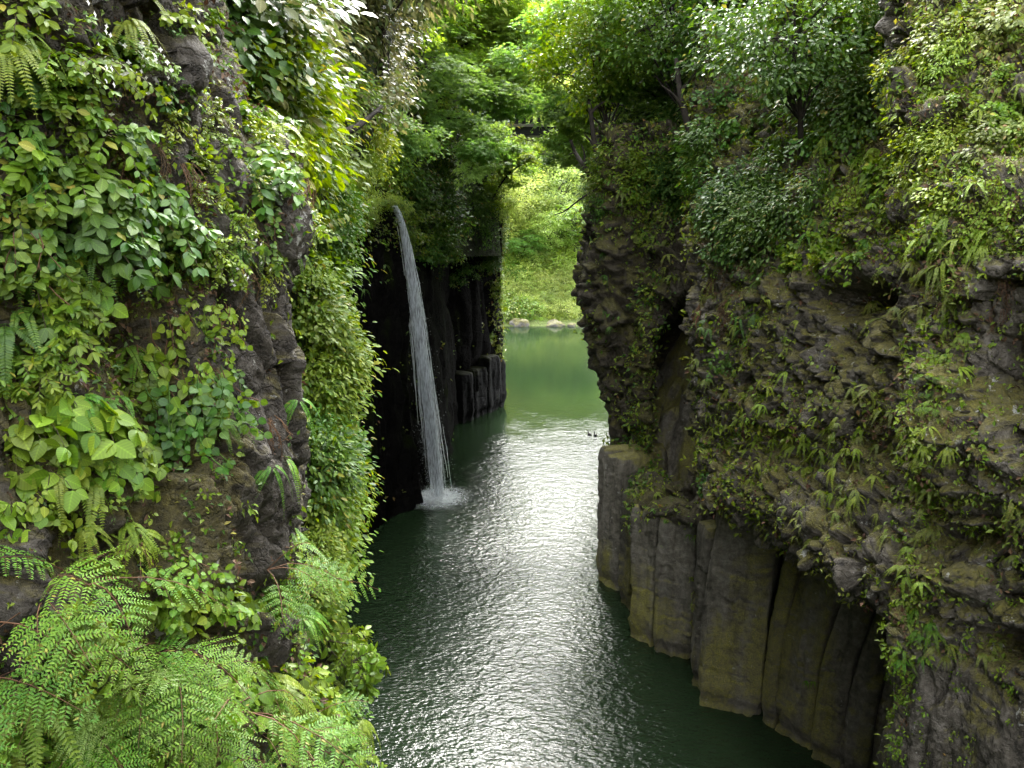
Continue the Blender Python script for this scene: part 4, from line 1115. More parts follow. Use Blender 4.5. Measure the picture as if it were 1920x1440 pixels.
for (cx, cy, rx, ry, n, sc, lb) in [
    (110, 735, 55, 30, 4, 0.85, 'plant with big quilted glossy leaves left of the mossy rock'),
    (150, 800, 50, 35, 4, 0.8, 'big-leaved plant below the quilted leaves'),
    (60, 790, 50, 40, 4, 0.8, 'big-leaved plant nearest the left edge'),
    (130, 860, 70, 30, 5, 0.75, 'glossy big-leaved plant lowest of its clump'),
    (230, 850, 60, 30, 5, 0.7, 'bright yellow-green big-leaved plant above the dark streaks'),
    (160, 530, 40, 25, 2, 0.6, 'round-leaved plant on the mossy rock shelf'),
    (60, 950, 60, 40, 4, 0.5, 'plant with a few rounded leaves on the grey rock'),
    (450, 1140, 50, 30, 5, 0.62, 'heart-leaved plant over the dark hollow'),
    (400, 1110, 40, 30, 4, 0.62, 'heart-leaved plant left of the dark hollow'),
    (480, 1250, 60, 35, 6, 0.62, 'heart-leaved plant below the dark hollow')]:
    patch('L1', 'bigleaf', cx, cy, rx, ry, n, sc * 0.54, lb, 'big_leaved_plant', 'plant', g4, var=0.35)
g5 = 'trailing vines on the near left cliff'
for (cx, cy, rx, ry, n, sc, kind, lb) in [
    (350, 590, 50, 30, 3, 0.7, 'vine', 'trailing vine starting under the yellow-green shrub'),
    (330, 690, 70, 45, 4, 0.75, 'vine', 'trailing vine of oval leaves across the bare rock'),
    (380, 730, 40, 30, 3, 0.7, 'vine_deep', 'trailing vine nearest the cliff edge'),
    (300, 770, 70, 30, 3, 0.7, 'vine_deep', 'trailing vine beside the big glossy leaves'),
    (440, 600, 30, 20, 1, 0.5, 'vine_lime', 'short vine on the mossy rock by the edge'),
    (330, 1040, 40, 50, 3, 0.6, 'vine', 'vine climbing the white-streaked rock'),
    (200, 1040, 60, 30, 3, 0.6, 'vine_lime', 'yellowing vine over the ledge'),
    (60, 290, 60, 30, 3, 0.75, 'vine_deep', 'dark vine hanging at the left edge'),
    (270, 340, 60, 20, 2, 0.65, 'vine', 'vine trailing beneath the soft-leaved shrub'),
    (480, 390, 60, 30, 3, 0.7, 'vine', 'vine hanging from the cliff shoulder'),
    (500, 350, 40, 30, 2, 0.7, 'vine_deep', 'dark vine at the shoulder corner'),
    (30, 470, 50, 40, 2, 0.75, 'vine', 'vine under the thicket at the left edge'),
    (560, 1030, 30, 60, 3, 0.55, 'vine_lime', 'lime vine down the lower cliff edge'),
    (530, 1290, 60, 40, 3, 0.6, 'vine', 'vine among the heart-leaved plants'),
    (360, 1250, 40, 30, 2, 0.5, 'vine_lime', 'lime vine beside the pale rock scar')]:
    patch('L1', kind, cx, cy, rx, ry, n, sc * 0.7, lb, 'trailing_vine', 'vine', g5)
g6 = 'small herbs on the near left cliff'
for (cx, cy, rx, ry, n, sc, kind, lb) in [
    (60, 260, 110, 160, 12, 0.6, 'herb', 'small herb rooted in the upper left of the cliff'),
    (300, 110, 120, 90, 9, 0.45, 'herb_deep', 'tiny herb around the mossy notch'),
    (200, 640, 130, 100, 10, 0.4, 'herb', 'tiny herb on the bare mossy rock'),
    (390, 640, 80, 90, 4, 0.45, 'herb_lime', 'tiny lime herb near the grey edge'),
    (150, 950, 150, 60, 16, 0.55, 'herb_lime', 'lime herb on the pale blotched rock'),
    (400, 930, 100, 90, 5, 0.4, 'herb', 'tiny herb on the streaked black rock'),
    (470, 1180, 110, 70, 12, 0.55, 'herb', 'small herb around the dark hollow'),
    (250, 1070, 160, 40, 14, 0.6, 'herb', 'leafy herb just above the fern bank'),
    (90, 1400, 160, 60, 16, 0.5, 'herb_lime', 'lime herb below the fern bank in the corner'),
    (200, 330, 200, 70, 16, 0.6, 'herb', 'small herb between shrubs high on the wall'),
    (420, 300, 130, 90, 16, 0.6, 'herb', 'small herb on the shrubby shoulder'),
    (560, 1200, 60, 200, 16, 0.6, 'herb', 'small herb down the lower right of the near cliff')]:
    patch('L1', kind, cx, cy, rx, ry, n, sc * 0.85, lb, 'herb', 'herb', g6, var=0.4)
for (cx, cy, rx, ry, n, lb) in [(140, 660, 20, 60, 3, 'brown dead roots hanging beside the mossy rock'), (200, 270, 30, 60, 4, 'brown dead roots under the soft-leaved shrub'), (300, 310, 40, 40, 4, 'brown dead fronds hanging mid wall'), (560, 330, 20, 60, 5, 'reddish dead roots hanging at the cliff corner'), (430, 500, 20, 30, 2, 'dead brown fronds by the grey shoulder'), (480, 790, 20, 30, 2, 'dead brown fern at the dark ledge'), (60, 330, 20, 50, 3, 'dead brown roots at the left edge')]:
    patch('L1', 'roots', cx, cy, rx, ry, max(1, n // 2), 0.38, lb, 'dead_fronds', 'dead fern', 'dead fronds on the near left cliff')

# ------------------------------------------------------------------ bushes on the slope behind the near cliff
g7 = 'bushes on the left slope'
for (cx, cy, rx, ry, n, sc, kind, lb) in [
    (558, 560, 50, 90, 16, 0.52, 'bush', 'bush on the green slope between the cliff edge and the black rock'),
    (578, 700, 45, 80, 12, 0.5, 'bush', 'bush in the middle of the green slope'),
    (588, 640, 50, 60, 6, 0.5, 'bush_lime', 'lime bush near the grey cliff edge'),
    (578, 440, 40, 60, 8, 0.55, 'bush_deep', 'dark bush under the grassy crest'),
    (618, 800, 40, 40, 7, 0.55, 'bush_fern', 'blue-green bush jutting over the water'),
    (618, 760, 40, 30, 4, 0.5, 'bush_fern', 'bush with frosted leaves above the jutting bush'),
    (608, 920, 45, 60, 10, 0.55, 'bush', 'bush hanging low over the dark water'),
    (578, 850, 40, 60, 6, 0.6, 'bush_deep', 'dark bush in the crease of the slope'),
    (598, 1010, 45, 50, 8, 0.55, 'bush', 'lowest bush above the bare wall'),
    (568, 1000, 40, 70, 6, 0.5, 'bush_lime', 'lime bush near the lower cliff edge'),
    (568, 1160, 30, 80, 5, 0.36, 'bush', 'small bush at the foot of the slope'),
    (578, 1380, 50, 90, 7, 0.42, 'bush_fern', 'bush by the water in the bottom left centre')]:
    patch('L2', kind, cx, cy, rx, ry, n, sc, lb, 'bush', 'bush', g7, mode='wall', gap=0.35, var=0.5)
for (cx, cy, rx, ry, n, sc, kind, lb) in [
    (618, 1230, 40, 30, 3, 1.3, 'shrub', 'sprig of large leaves leaning over the water at lower left'),
    (618, 1200, 30, 30, 2, 1.1, 'shrub_lime', 'lime sprig above the large-leaved sprig'),
    (638, 1400, 30, 50, 4, 1.0, 'frond', 'fern leaning over the bottom edge of the water'),
    (608, 1330, 40, 60, 5, 1.1, 'frond_lime', 'lime fern below the large-leaved sprig'),
    (608, 930, 70, 80, 10, 1.3, 'shrub_lance', 'leafy spray hanging from the low bushes'),
    (578, 600, 70, 120, 16, 1.3, 'shrub_lance', 'leafy spray standing out from the slope bushes'),
    (598, 720, 60, 80, 8, 1.3, 'shrub_lime', 'lime spray among the slope bushes')]:
    patch('L2', kind, cx, cy, rx, ry, n, sc, lb, 'leafy_sprig', 'sprig', 'sprigs on the left slope')
g8 = 'bushes on the upper left slope'
for (cx, cy, rx, ry, n, sc, kind, lb) in [
    (420, 60, 90, 80, 12, 0.75, 'bush_deep', 'bush beside the mossy notch at the top left'),
    (560, 60, 110, 80, 14, 0.85, 'bush_tan', 'narrow-leaved bush with tan tips on the upper slope'),
    (680, 130, 80, 110, 14, 1.1, 'bush_tan', 'tan-tipped bush at the right of the upper slope'),
    (520, 150, 110, 60, 14, 0.8, 'bush', 'green bush half way up the upper left slope'),
    (620, 220, 80, 60, 14, 0.8, 'bush', 'bush above the leaning grey trunk'),
    (580, 300, 70, 60, 14, 0.7, 'bush', 'bush just above the cliff corner'),
    (500, 220, 80, 40, 8, 0.6, 'bush_lime', 'small lime bush behind the cliff shoulder'),
    (660, 290, 50, 50, 10, 0.7, 'bush_lime', 'lime bush beside the waterfall crest'),
    (620, 380, 40, 40, 8, 0.6, 'bush_deep', 'dark bush between cliff corner and waterfall crest'),
    (740, 30, 80, 80, 8, 1.2, 'bush_tan', 'tan-tipped bush near the top centre')]:
    patch('L2', kind, cx, cy, rx, ry, n, sc, lb, 'bush', 'bush', g8, mode='wall', gap=0.35, vis=False)
for (cx, cy, rx, ry, n, sc, kind, lb) in [
    (500, 90, 90, 50, 8, 1.4, 'shrub', 'large-leaved shrub standing above the upper left bushes'),
    (600, 130, 80, 60, 8, 1.5, 'shrub_deep', 'glossy shrub catching light on the upper slope'),
    (560, 220, 90, 60, 10, 1.2, 'shrub', 'glossy shrub in the middle of the upper slope'),
    (590, 340, 50, 40, 6, 1.1, 'shrub_lance', 'pointed-leaved shrub at the cliff corner')]:
    patch('L2', kind, cx, cy, rx, ry, n, sc, lb, 'shrub', 'shrub', 'shrubs on the upper left slope', vis=False)

# ------------------------------------------------------------------ around the waterfall
for (key, cx, cy, rx, ry, n, sc, kind, lb, nm) in [
    ('L2', 690, 350, 60, 45, 14, 1.2, 'grass', 'grass tuft on the crest left of the waterfall', 'grass_tuft'),
    ('L3', 680, 345, 50, 40, 8, 1.6, 'grass', 'grass tuft hanging over the black rock by the falls', 'grass_tuft')]:
    patch(key, kind, cx, cy, rx, ry, n, sc, lb, nm, 'grass', 'grass by the waterfall crest', mode='ground', vis=False)
for (cx, cy, rx, ry, n, sc, kind, lb) in [
    (665, 395, 50, 25, 5, 0.6, 'bush_lime', 'mossy lime bush on the lip left of the waterfall'),
    (830, 400, 60, 40, 8, 0.9, 'bush_oak', 'dark bush on the black wall right of the waterfall lip'),
    (900, 440, 40, 60, 8, 0.9, 'bush_deep', 'dark bush on the far corner of the black wall'),
    (935, 480, 18, 90, 8, 0.7, 'bush', 'bush clinging to the far edge of the black wall'),
    (860, 480, 50, 50, 6, 0.7, 'bush_oak', 'dark bush lower on the black wall'),
    (800, 455, 60, 30, 8, 0.8, 'bush_oak', 'dark bush hanging beside the upper part of the falls'),
    (880, 480, 50, 40, 9, 0.9, 'bush_oak', 'dark bush hanging over the middle of the black wall'),
    (830, 430, 40, 40, 6, 0.9, 'bush_oak', 'shaded bush just right of the waterfall lip'),
    (870, 420, 70, 40, 10, 1.0, 'bush_deep', 'dark bush along the crest of the black wall'),
    (930, 430, 30, 40, 6, 0.9, 'bush_lime', 'bright bush at the far crest of the black wall'),
    (925, 640, 14, 30, 4, 0.5, 'bush_lime', 'mossy tuft on top of the broken column')]:
    patch('L3', kind, cx, cy, rx, ry, n, sc, lb, 'bush', 'bush', 'bushes on the wet black cliff', gap=0.3)
patch('L3', 'frond_deep', 760, 560, 100, 160, 14, 1.0, 'dark fern on the wet black wall near the waterfall', 'fern', 'fern', 'ferns on the wet black cliff')
patch('L3', 'frond_olive', 925, 560, 14, 90, 8, 1.0, 'mossy fern on the far edge of the black wall', 'fern', 'fern', 'ferns on the wet black cliff')

# ------------------------------------------------------------------ left hillside and right hillside undergrowth
for (cx, cy, rx, ry, n, sc, kind, lb) in [
    (850, 450, 70, 30, 14, 1.2, 'bush_deep', 'dark bush along the top of the black wall'),
    (760, 420, 60, 40, 10, 1.1, 'bush', 'bush right behind the waterfall lip'),
    (700, 300, 60, 60, 8, 1.5, 'bush', 'green bush behind the waterfall crest'),
    (790, 330, 60, 60, 10, 1.6, 'bush_oak', 'dark bush in the shade above the waterfall'),
    (860, 360, 60, 60, 12, 1.6, 'bush_oak', 'dark bush above the black wall'),
    (900, 300, 40, 60, 8, 1.7, 'bush_deep', 'shaded bush under the bridge end'),
    (760, 230, 80, 60, 10, 1.8, 'bush', 'green bush on the wooded slope above the falls'),
    (850, 230, 60, 60, 8, 1.8, 'bush_deep', 'deep green bush left of the bridge'),
    (780, 120, 90, 80, 10, 2.0, 'bush_lime', 'yellow-green bush high on the wooded slope'),
    (700, 200, 60, 80, 8, 1.7, 'bush', 'bush on the wooded slope behind the tan-tipped bushes'),
    (830, 30, 90, 90, 10, 2.2, 'bush', 'bush near the top of the wooded slope')]:
    patch('LH', kind, cx, cy, rx, ry, n, sc, lb, 'bush', 'bush', 'bushes on the left hillside', gap=0.3, vis=False)
for (cx, cy, rx, ry, n, sc, kind, lb) in [
    (1140, 340, 40, 50, 10, 1.1, 'bush_deep', 'bush crowning the right pillar of lava'),
    (1200, 340, 60, 60, 12, 1.2, 'bush_oak', 'dark bush above the layered lava'),
    (1280, 330, 70, 70, 12, 1.1, 'bush_oak', 'dark bush in the shade behind the overhang'),
    (1150, 240, 60, 60, 10, 1.4, 'bush', 'green bush behind the bent trunk'),
    (1240, 220, 70, 70, 10, 1.4, 'bush_oak', 'dark bush on the right wooded slope'),
    (1340, 200, 80, 80, 12, 1.3, 'bush_oak', 'dark bush below the glossy broadleaf tree'),
    (1200, 110, 90, 80, 10, 1.7, 'bush_deep', 'deep green bush high on the right slope'),
    (1350, 60, 100, 80, 12, 1.6, 'bush_oak', 'dark bush at the top right of centre'),
    (1180, 10, 80, 60, 8, 1.9, 'bush', 'bush at the top of the right slope'),
    (1460, 100, 90, 120, 12, 1.4, 'bush_oak', 'dark bush behind the lit maple spray')]:
    patch('RH', kind, cx, cy, rx, ry, n, sc, lb, 'bush', 'bush', 'bushes on the right hillside', gap=0.3, vis=False)

# ------------------------------------------------------------------ plants on the right pillar
for (cx, cy, rx, ry, n, sc, kind, lb, nm) in [
    (1130, 520, 60, 100, 10, 0.9, 'frond_deep', 'small dark fern on the layered lava', 'fern'),
    (1170, 320, 70, 60, 12, 1.0, 'bush', 'leafy bush on the shoulder of the right pillar', 'bush'),
    (1150, 375, 50, 30, 7, 0.7, 'bush_deep', 'dark bush overhanging the face of the right pillar', 'bush'),
    (1270, 340, 60, 70, 10, 1.0, 'bush_oak', 'evergreen bush between the pillar and the overhang', 'bush'),
    (1215, 560, 25, 200, 16, 1.0, 'frond_lime', 'lime fern in the vertical crease of the layered lava', 'fern'),
    (1205, 720, 25, 120, 12, 1.0, 'herb_lime', 'lime herb in the crease of the layered lava', 'herb'),
    (1130, 460, 60, 80, 10, 1.2, 'herb_olive', 'olive herb near the top of the pillar', 'herb'),
    (1190, 400, 60, 60, 14, 1.3, 'frond_olive', 'olive fern under the dark bushes', 'fern'),
    (1270, 460, 40, 90, 12, 1.2, 'frond_olive', 'olive fern above the dark recess', 'fern'),
    (1260, 910, 60, 20, 8, 0.8, 'frond_lime', 'small fern on the ledge below the recess', 'fern'),
    (1190, 860, 30, 50, 8, 0.9, 'herb_lime', 'small herb beside the recess floor', 'herb')]:
    patch('R1', kind, cx, cy, rx, ry, n, sc, lb, nm, nm, 'plants on the layered right cliff', gap=0.3, vis='bush' not in nm)
for (cx, cy, rx, ry, n, sc, kind, lb, nm) in [
    (1300, 1060, 10, 110, 9, 0.5, 'vine_lime', 'lime creeper running down the joint of the tall columns', 'creeper'),
    (1232, 1000, 12, 60, 4, 0.45, 'herb', 'small herb at the upper joint of the columns', 'herb'),
    (1290, 1000, 20, 40, 4, 0.6, 'frond_deep', 'fern at the head of the column joint', 'fern'),
    (1515, 1275, 10, 14, 2, 0.6, 'frond', 'tiny fern in the shaded column joint', 'fern'),
    (1565, 1250, 14, 20, 2, 0.45, 'herb', 'tiny herb on the shaded columns', 'herb'),
    (1255, 1090, 60, 80, 12, 0.16, 'herb_lime', 'speck of a herb on the face of the pale column', 'herb')]:
    patch('COL', kind, cx, cy, rx, ry, n, sc, lb, nm, nm, 'plants on the columns', gap=0.3)

# ------------------------------------------------------------------ plants on the overhang
g9 = 'ferns on the rubbly overhang'
for (cx, cy, rx, ry, n, sc, kind, lb, nm) in [
    (1370, 600, 60, 130, 24, 0.85, 'frond_deep', 'green fern on the left side of the rubbly overhang', 'fern'),
    (1330, 700, 30, 180, 27, 0.76, 'frond_olive', 'brownish fern along the left edge of the overhang', 'fern'),
    (1430, 650, 90, 110, 30, 0.71, 'frond_lime', 'lime fern in the upper middle of the overhang', 'fern'),
    (1420, 810, 110, 80, 51, 0.71, 'frond_lime', 'lime fern on the bulging middle of the overhang', 'fern'),
    (1520, 860, 130, 100, 51, 0.71, 'frond_lime', 'lime fern low on the bulge of the overhang', 'fern'),
    (1580, 970, 110, 60, 27, 0.66, 'frond_olive', 'yellowish fern near the dark lip of the overhang', 'fern'),
    (1600, 780, 90, 90, 24, 0.66, 'frond_olive', 'small fern right of the bulge', 'fern'),
    (1540, 870, 50, 30, 9, 0.95, 'frond_lime', 'larger bright fern tuft in the middle of the bulge', 'fern'),
    (1430, 720, 120, 140, 45, 1.2, 'herb_lime', 'bright leafy herb on the bulge of the overhang', 'herb'),
    (1380, 560, 60, 130, 30, 1.4, 'herb', 'green leafy herb high on the left of the overhang', 'herb'),
    (1500, 900, 150, 110, 45, 0.71, 'herb_lime', 'bright small herb low on the overhang', 'herb'),
    (1640, 870, 70, 140, 16, 0.7, 'herb_olive', 'olive herb where the overhang meets the near outcrop', 'herb'),
    (1370, 760, 60, 160, 16, 0.9, 'vine_deep', 'dark creeper down the left side of the overhang', 'creeper'),
    (1345, 520, 40, 120, 10, 1.3, 'roots', 'brown hanging roots at the left edge of the overhang', 'hanging_roots'),
    (1480, 830, 140, 120, 14, 0.5, 'roots', 'brown dead frond tuft on the overhang', 'dead_fronds')]:
    patch('R2', kind, cx, cy, rx, ry, n, sc, lb, nm, nm.replace('_', ' '), g9 if nm == 'fern' else 'plants on the rubbly overhang', gap=0.25, var=0.45)
g10 = 'plants above the overhang'
for (cx, cy, rx, ry, n, sc, kind, lb, nm) in [
    (1640, 120, 110, 120, 18, 1.5, 'frond_lime', 'lime fern hanging on the top of the right slope', 'fern'),
    (1580, 300, 100, 100, 16, 1.3, 'vine_lime', 'lime creeper under the glossy broadleaf tree', 'creeper'),
    (1660, 220, 80, 120, 16, 1.5, 'shrub', 'fresh green shrub on the upper right slope', 'shrub'),
    (1450, 250, 90, 120, 12, 1.5, 'shrub_deep', 'dark broad-leaved shrub in the shade of the right slope', 'shrub'),
    (1420, 470, 90, 70, 14, 1.3, 'frond_deep', 'dark fern on the slope above the overhang', 'fern'),
    (1560, 440, 110, 75, 26, 1.9, 'herb', 'round-leaved herb above the small cave', 'herb'),
    (1600, 400, 110, 80, 20, 1.2, 'frond', 'fern above the small cave', 'fern'),
    (1540, 380, 80, 40, 8, 1.3, 'frond_deep', 'large fern below the glossy broadleaf tree', 'fern'),
    (1650, 320, 90, 120, 24, 1.2, 'vine_lime', 'lime creeper on the sunlit upper slope', 'creeper'),
    (1600, 250, 90, 90, 14, 1.3, 'frond_lime', 'lime fern on the upper right slope', 'fern'),
    (1520, 480, 80, 40, 16, 1.3, 'shrub', 'small leafy shrub over the cave mouth', 'shrub'),
    (1650, 450, 70, 60, 18, 1.6, 'herb_lime', 'lime herb right of the cave mouth', 'herb'),
    (1680, 560, 50, 70, 14, 1.0, 'frond_olive', 'olive fern beside the cave', 'fern'),
    (1420, 400, 60, 70, 10, 1.0, 'bush_oak', 'dark bush in shade above the overhang', 'bush'),
    (1500, 330, 70, 70, 7, 0.9, 'bush_deep', 'dark bush beneath the glossy tree', 'bush'),
    (1560, 180, 90, 110, 14, 1.1, 'bush_deep', 'bush on the upper right slope', 'bush'),
    (1650, 120, 80, 110, 8, 0.8, 'bush_olive', 'olive bush on the upper right slope', 'bush'),
    (1600, 40, 110, 70, 14, 1.2, 'bush', 'bush along the top right edge', 'bush'),
    (1345, 150, 70, 130, 12, 1.3, 'bush_oak', 'dark bush in the deepest shade of the right slope', 'bush'),
    (1350, 300, 60, 90, 10, 1.2, 'bush_deep', 'dark bush behind the pale dead twigs', 'bush'),
    (1370, 420, 40, 60, 8, 1.0, 'bush_oak', 'small dark bush by the pale dead twigs', 'bush')]:
    patch('R2', kind, cx, cy, rx, ry, n, sc, lb, nm, nm, g10, gap=0.35, vis=False)

# ------------------------------------------------------------------ plants on the near right outcrop
g11 = 'plants on the near right outcrop'
for (cx, cy, rx, ry, n, sc, kind, lb, nm) in [
    (1830, 60, 110, 100, 6, 0.6, 'bush_olive', 'olive bush at the top right corner', 'bush'),
    (1760, 180, 80, 110, 9, 0.65, 'bush_lime', 'lime bush on the upper part of the near outcrop', 'bush'),
    (1880, 200, 60, 120, 4, 0.55, 'bush_olive', 'olive bush by the right edge', 'bush'),
    (1770, 330, 80, 70, 8, 0.55, 'bush_lime', 'lime bush over the mossy ledge', 'bush'),
    (1870, 370, 70, 60, 12, 0.9, 'vine_lime', 'lime creeper under the right edge bushes', 'creeper'),
    (1830, 80, 120, 110, 16, 1.1, 'vine_lime', 'lime creeper hanging at the top right corner', 'creeper'),
    (1850, 150, 100, 120, 18, 1.0, 'frond_lime', 'lime fern near the top right corner', 'fern'),
    (1790, 280, 100, 80, 14, 1.0, 'frond_lime', 'lime fern in the middle of the upper right wall', 'fern'),
    (1800, 380, 110, 50, 14, 1.0, 'vine_lime', 'lime creeper above the mossy ledge', 'creeper'),
    (1800, 90, 120, 110, 14, 1.0, 'shrub', 'leafy shrub high on the near outcrop', 'shrub'),
    (1780, 200, 90, 110, 12, 1.0, 'frond_lime', 'lime fern high on the near outcrop', 'fern'),
    (1840, 300, 90, 80, 12, 0.9, 'herb_lime', 'bright round-leaved herb under the top right bushes', 'herb'),
    (1890, 240, 40, 50, 6, 1.0, 'shrub', 'large pale-leaved shrub at the right edge', 'shrub'),
    (1800, 440, 90, 50, 24, 0.85, 'frond_lime', 'yellow-green fern above the right edge cave', 'fern'),
    (1740, 540, 50, 70, 18, 0.8, 'frond_olive', 'olive fern on the mossy outcrop corner', 'fern'),
    (1760, 480, 80, 60, 16, 0.8, 'herb_olive', 'olive herb on the mossy outcrop corner', 'herb'),
    (1770, 640, 50, 60, 12, 0.75, 'frond_lime', 'bright fern left of the dark right edge cave', 'fern'),
    (1760, 720, 40, 20, 5, 0.4, 'fern', 'bluish fern tuft below the outcrop corner', 'fern'),
    (1770, 770, 30, 14, 4, 0.36, 'fern', 'pale fern tuft below the bluish one', 'fern'),
    (1730, 830, 50, 60, 14, 0.75, 'frond_lime', 'lime fern beside the moss-green slab', 'fern'),
    (1720, 960, 40, 70, 14, 0.75, 'frond_olive', 'yellow fern down the ridge of the outcrop', 'fern'),
    (1710, 1060, 30, 40, 10, 0.75, 'frond_lime', 'fern below the yellow ferns on the ridge', 'fern'),
    (1720, 1160, 34, 40, 9, 0.8, 'frond', 'green fern cluster on the ridge beside the dark recess', 'fern'),
    (1710, 1240, 26, 30, 5, 0.7, 'frond', 'green fern under the cluster on the ridge', 'fern'),
    (1690, 1290, 12, 60, 6, 0.5, 'vine', 'green creeper strip below the ridge ferns', 'creeper'),
    (1680, 1400, 14, 50, 5, 0.5, 'vine', 'creeper strip at the bottom of the near outcrop', 'creeper'),
    (1770, 1220, 40, 20, 5, 0.7, 'frond_olive', 'olive fern under the folded rock', 'fern'),
    (1820, 1270, 40, 20, 5, 0.65, 'herb', 'small herb under the folded rock', 'herb'),
    (1870, 1220, 30, 20, 4, 0.75, 'frond_olive', 'brownish fern hanging in the lower hollow', 'fern'),
    (1810, 1400, 40, 40, 7, 0.7, 'herb_lime', 'lime herb at the bottom right of the rock face', 'herb'),
    (1720, 1350, 25, 40, 5, 0.7, 'herb', 'green herb on the lower rock face', 'herb'),
    (1890, 1110, 40, 30, 7, 0.7, 'herb', 'green herb at the right edge above the hollow', 'herb'),
    (1900, 1000, 30, 70, 8, 0.7, 'frond_olive', 'olive fern at the right edge', 'fern'),
    (1900, 1300, 30, 60, 8, 0.7, 'herb', 'green herb low at the right edge', 'herb'),
    (1830, 900, 80, 120, 18, 0.5, 'herb_olive', 'tiny olive herb on the blotched outcrop', 'herb'),
    (1800, 1050, 90, 100, 14, 0.45, 'herb_olive', 'tiny olive herb on the folded rock', 'herb'),
    (1850, 560, 70, 60, 8, 0.6, 'roots', 'brown roots hanging over the right edge cave', 'hanging_roots'),
    (1740, 700, 40, 200, 12, 0.5, 'roots', 'brown dead fronds on the outcrop ridge', 'dead_fronds')]:
    patch('R3', kind, cx, cy, rx, ry, n, sc, lb, nm, nm.replace('_', ' '), g11, gap=0.35, vis=not nm == 'bush')

# ------------------------------------------------------------------ far bank
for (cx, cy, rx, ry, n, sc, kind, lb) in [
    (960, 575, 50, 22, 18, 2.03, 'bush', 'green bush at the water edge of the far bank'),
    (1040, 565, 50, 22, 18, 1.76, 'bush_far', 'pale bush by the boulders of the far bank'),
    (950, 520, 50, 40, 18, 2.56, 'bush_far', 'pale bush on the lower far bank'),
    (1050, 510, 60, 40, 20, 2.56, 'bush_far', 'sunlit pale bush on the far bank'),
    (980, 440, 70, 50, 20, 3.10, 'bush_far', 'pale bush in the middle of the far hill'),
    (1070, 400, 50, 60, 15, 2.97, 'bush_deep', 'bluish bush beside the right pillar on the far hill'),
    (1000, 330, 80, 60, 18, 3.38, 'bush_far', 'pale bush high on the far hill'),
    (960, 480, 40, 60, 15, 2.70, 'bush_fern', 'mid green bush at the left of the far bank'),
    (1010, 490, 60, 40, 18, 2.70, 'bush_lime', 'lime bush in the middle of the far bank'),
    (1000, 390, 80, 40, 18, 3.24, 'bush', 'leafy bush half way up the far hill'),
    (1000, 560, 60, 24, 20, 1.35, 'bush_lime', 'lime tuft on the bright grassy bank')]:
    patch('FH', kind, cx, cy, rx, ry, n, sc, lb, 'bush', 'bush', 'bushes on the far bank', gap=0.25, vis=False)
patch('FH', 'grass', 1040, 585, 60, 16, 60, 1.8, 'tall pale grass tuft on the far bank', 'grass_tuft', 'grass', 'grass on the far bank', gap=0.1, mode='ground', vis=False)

LM = [M['lime'], M['olive'], M['lime'], M['fresh'], M['olive'], M['fresh'], M['dry']]
ground_cover('R2', 4200, 9, lambda x, y, p, n: 0.06 + 0.9 * np.clip(fbm(p * 0.6, 3, 201) + 0.25, 0, 1) + 0.6 * blob(x, y, 1420, 820, 110, 130) + 0.6 * blob(x, y, 1520, 900, 150, 90) + 1.5 * (y < 480), LM, 'fine creeping green on the rubbly overhang')
ground_cover('R3', 3600, 10, lambda x, y, p, n: 0.05 + 0.9 * np.clip(fbm(p * 0.7, 3, 202) + 0.1, 0, 1) * (y < 1250) + 1.2 * blob(x, y, 1740, 560, 70, 200) + 0.8 * blob(x, y, 1715, 980, 40, 220) + 1.5 * (y < 480), LM, 'fine creeping green on the near right outcrop')
ground_cover('R1', 1500, 8, lambda x, y, p, n: 0.05 + np.clip(fbm(p * 0.4, 3, 203) + 0.1, 0, 1) + 1.5 * blob(x, y, 1215, 640, 30, 250) + 1.0 * (y < 460), [M['olive'], M['deep'], M['lime']], 'fine creeping green on the layered right pillar')
ground_cover('L1', 2200, 13, lambda x, y, p, n: (0.12 + np.clip(fbm(p * 1.1, 3, 204) + 0.05, 0, 1)) * np.where((x > 420) & (y > 440) & (y < 1020), 0.06, 1.0), [M['fresh'], M['lime'], M['deep'], M['dry']], 'fine creeping green on the near left cliff')
ground_cover('L3', 1500, 6, lambda x, y, p, n: 0.02 + 1.0 * (y < 470) + 0.6 * blob(x, y, 930, 560, 14, 120), [M['deep'], M['olive'], M['fresh']], 'mossy fringe along the top of the wet black wall')

for k, (px, py, Y, sc) in enumerate([(716, 382, 45.0, 0.42), (700, 374, 44.8, 0.5), (748, 378, 46.6, 0.4), (764, 388, 47.0, 0.45), (690, 392, 44.3, 0.45), (728, 371, 46.2, 0.4), (733, 377, 45.1, 0.3), (741, 373, 45.8, 0.34)]):
    place(PR['bush_lime' if k % 2 else 'bush'][k % 2], 'bush', P(px, py, Y), (0.6, -0.7, 0.3), sc, 'small mossy bush on the rocks of the waterfall lip', 'bush', 'mossy bushes at the waterfall lip')

for px, py, Y, k, sc, lb in [(662, 1240, 10.0, 'shrub', 1.25, 'large-leaved sprig leaning out over the dark water'), (660, 1208, 10.4, 'shrub_lime', 1.2, 'lime sprig just above the large-leaved sprig'), (668, 1262, 9.8, 'shrub', 1.0, 'lower sprig beneath the large-leaved sprig'), (668, 1350, 10.0, 'frond_lime', 1.3, 'lime fern arching over the water near the bottom edge'), (672, 1420, 9.6, 'shrub_lime', 1.0, 'small-leaved sprig at the bottom edge by the water')]:
    place(PR[k][0], 'leafy_sprig', P(px, py, Y), (1.0, -0.35, 0.3), sc, lb, 'sprig', 'sprigs over the water at lower left', yaw=0.15)

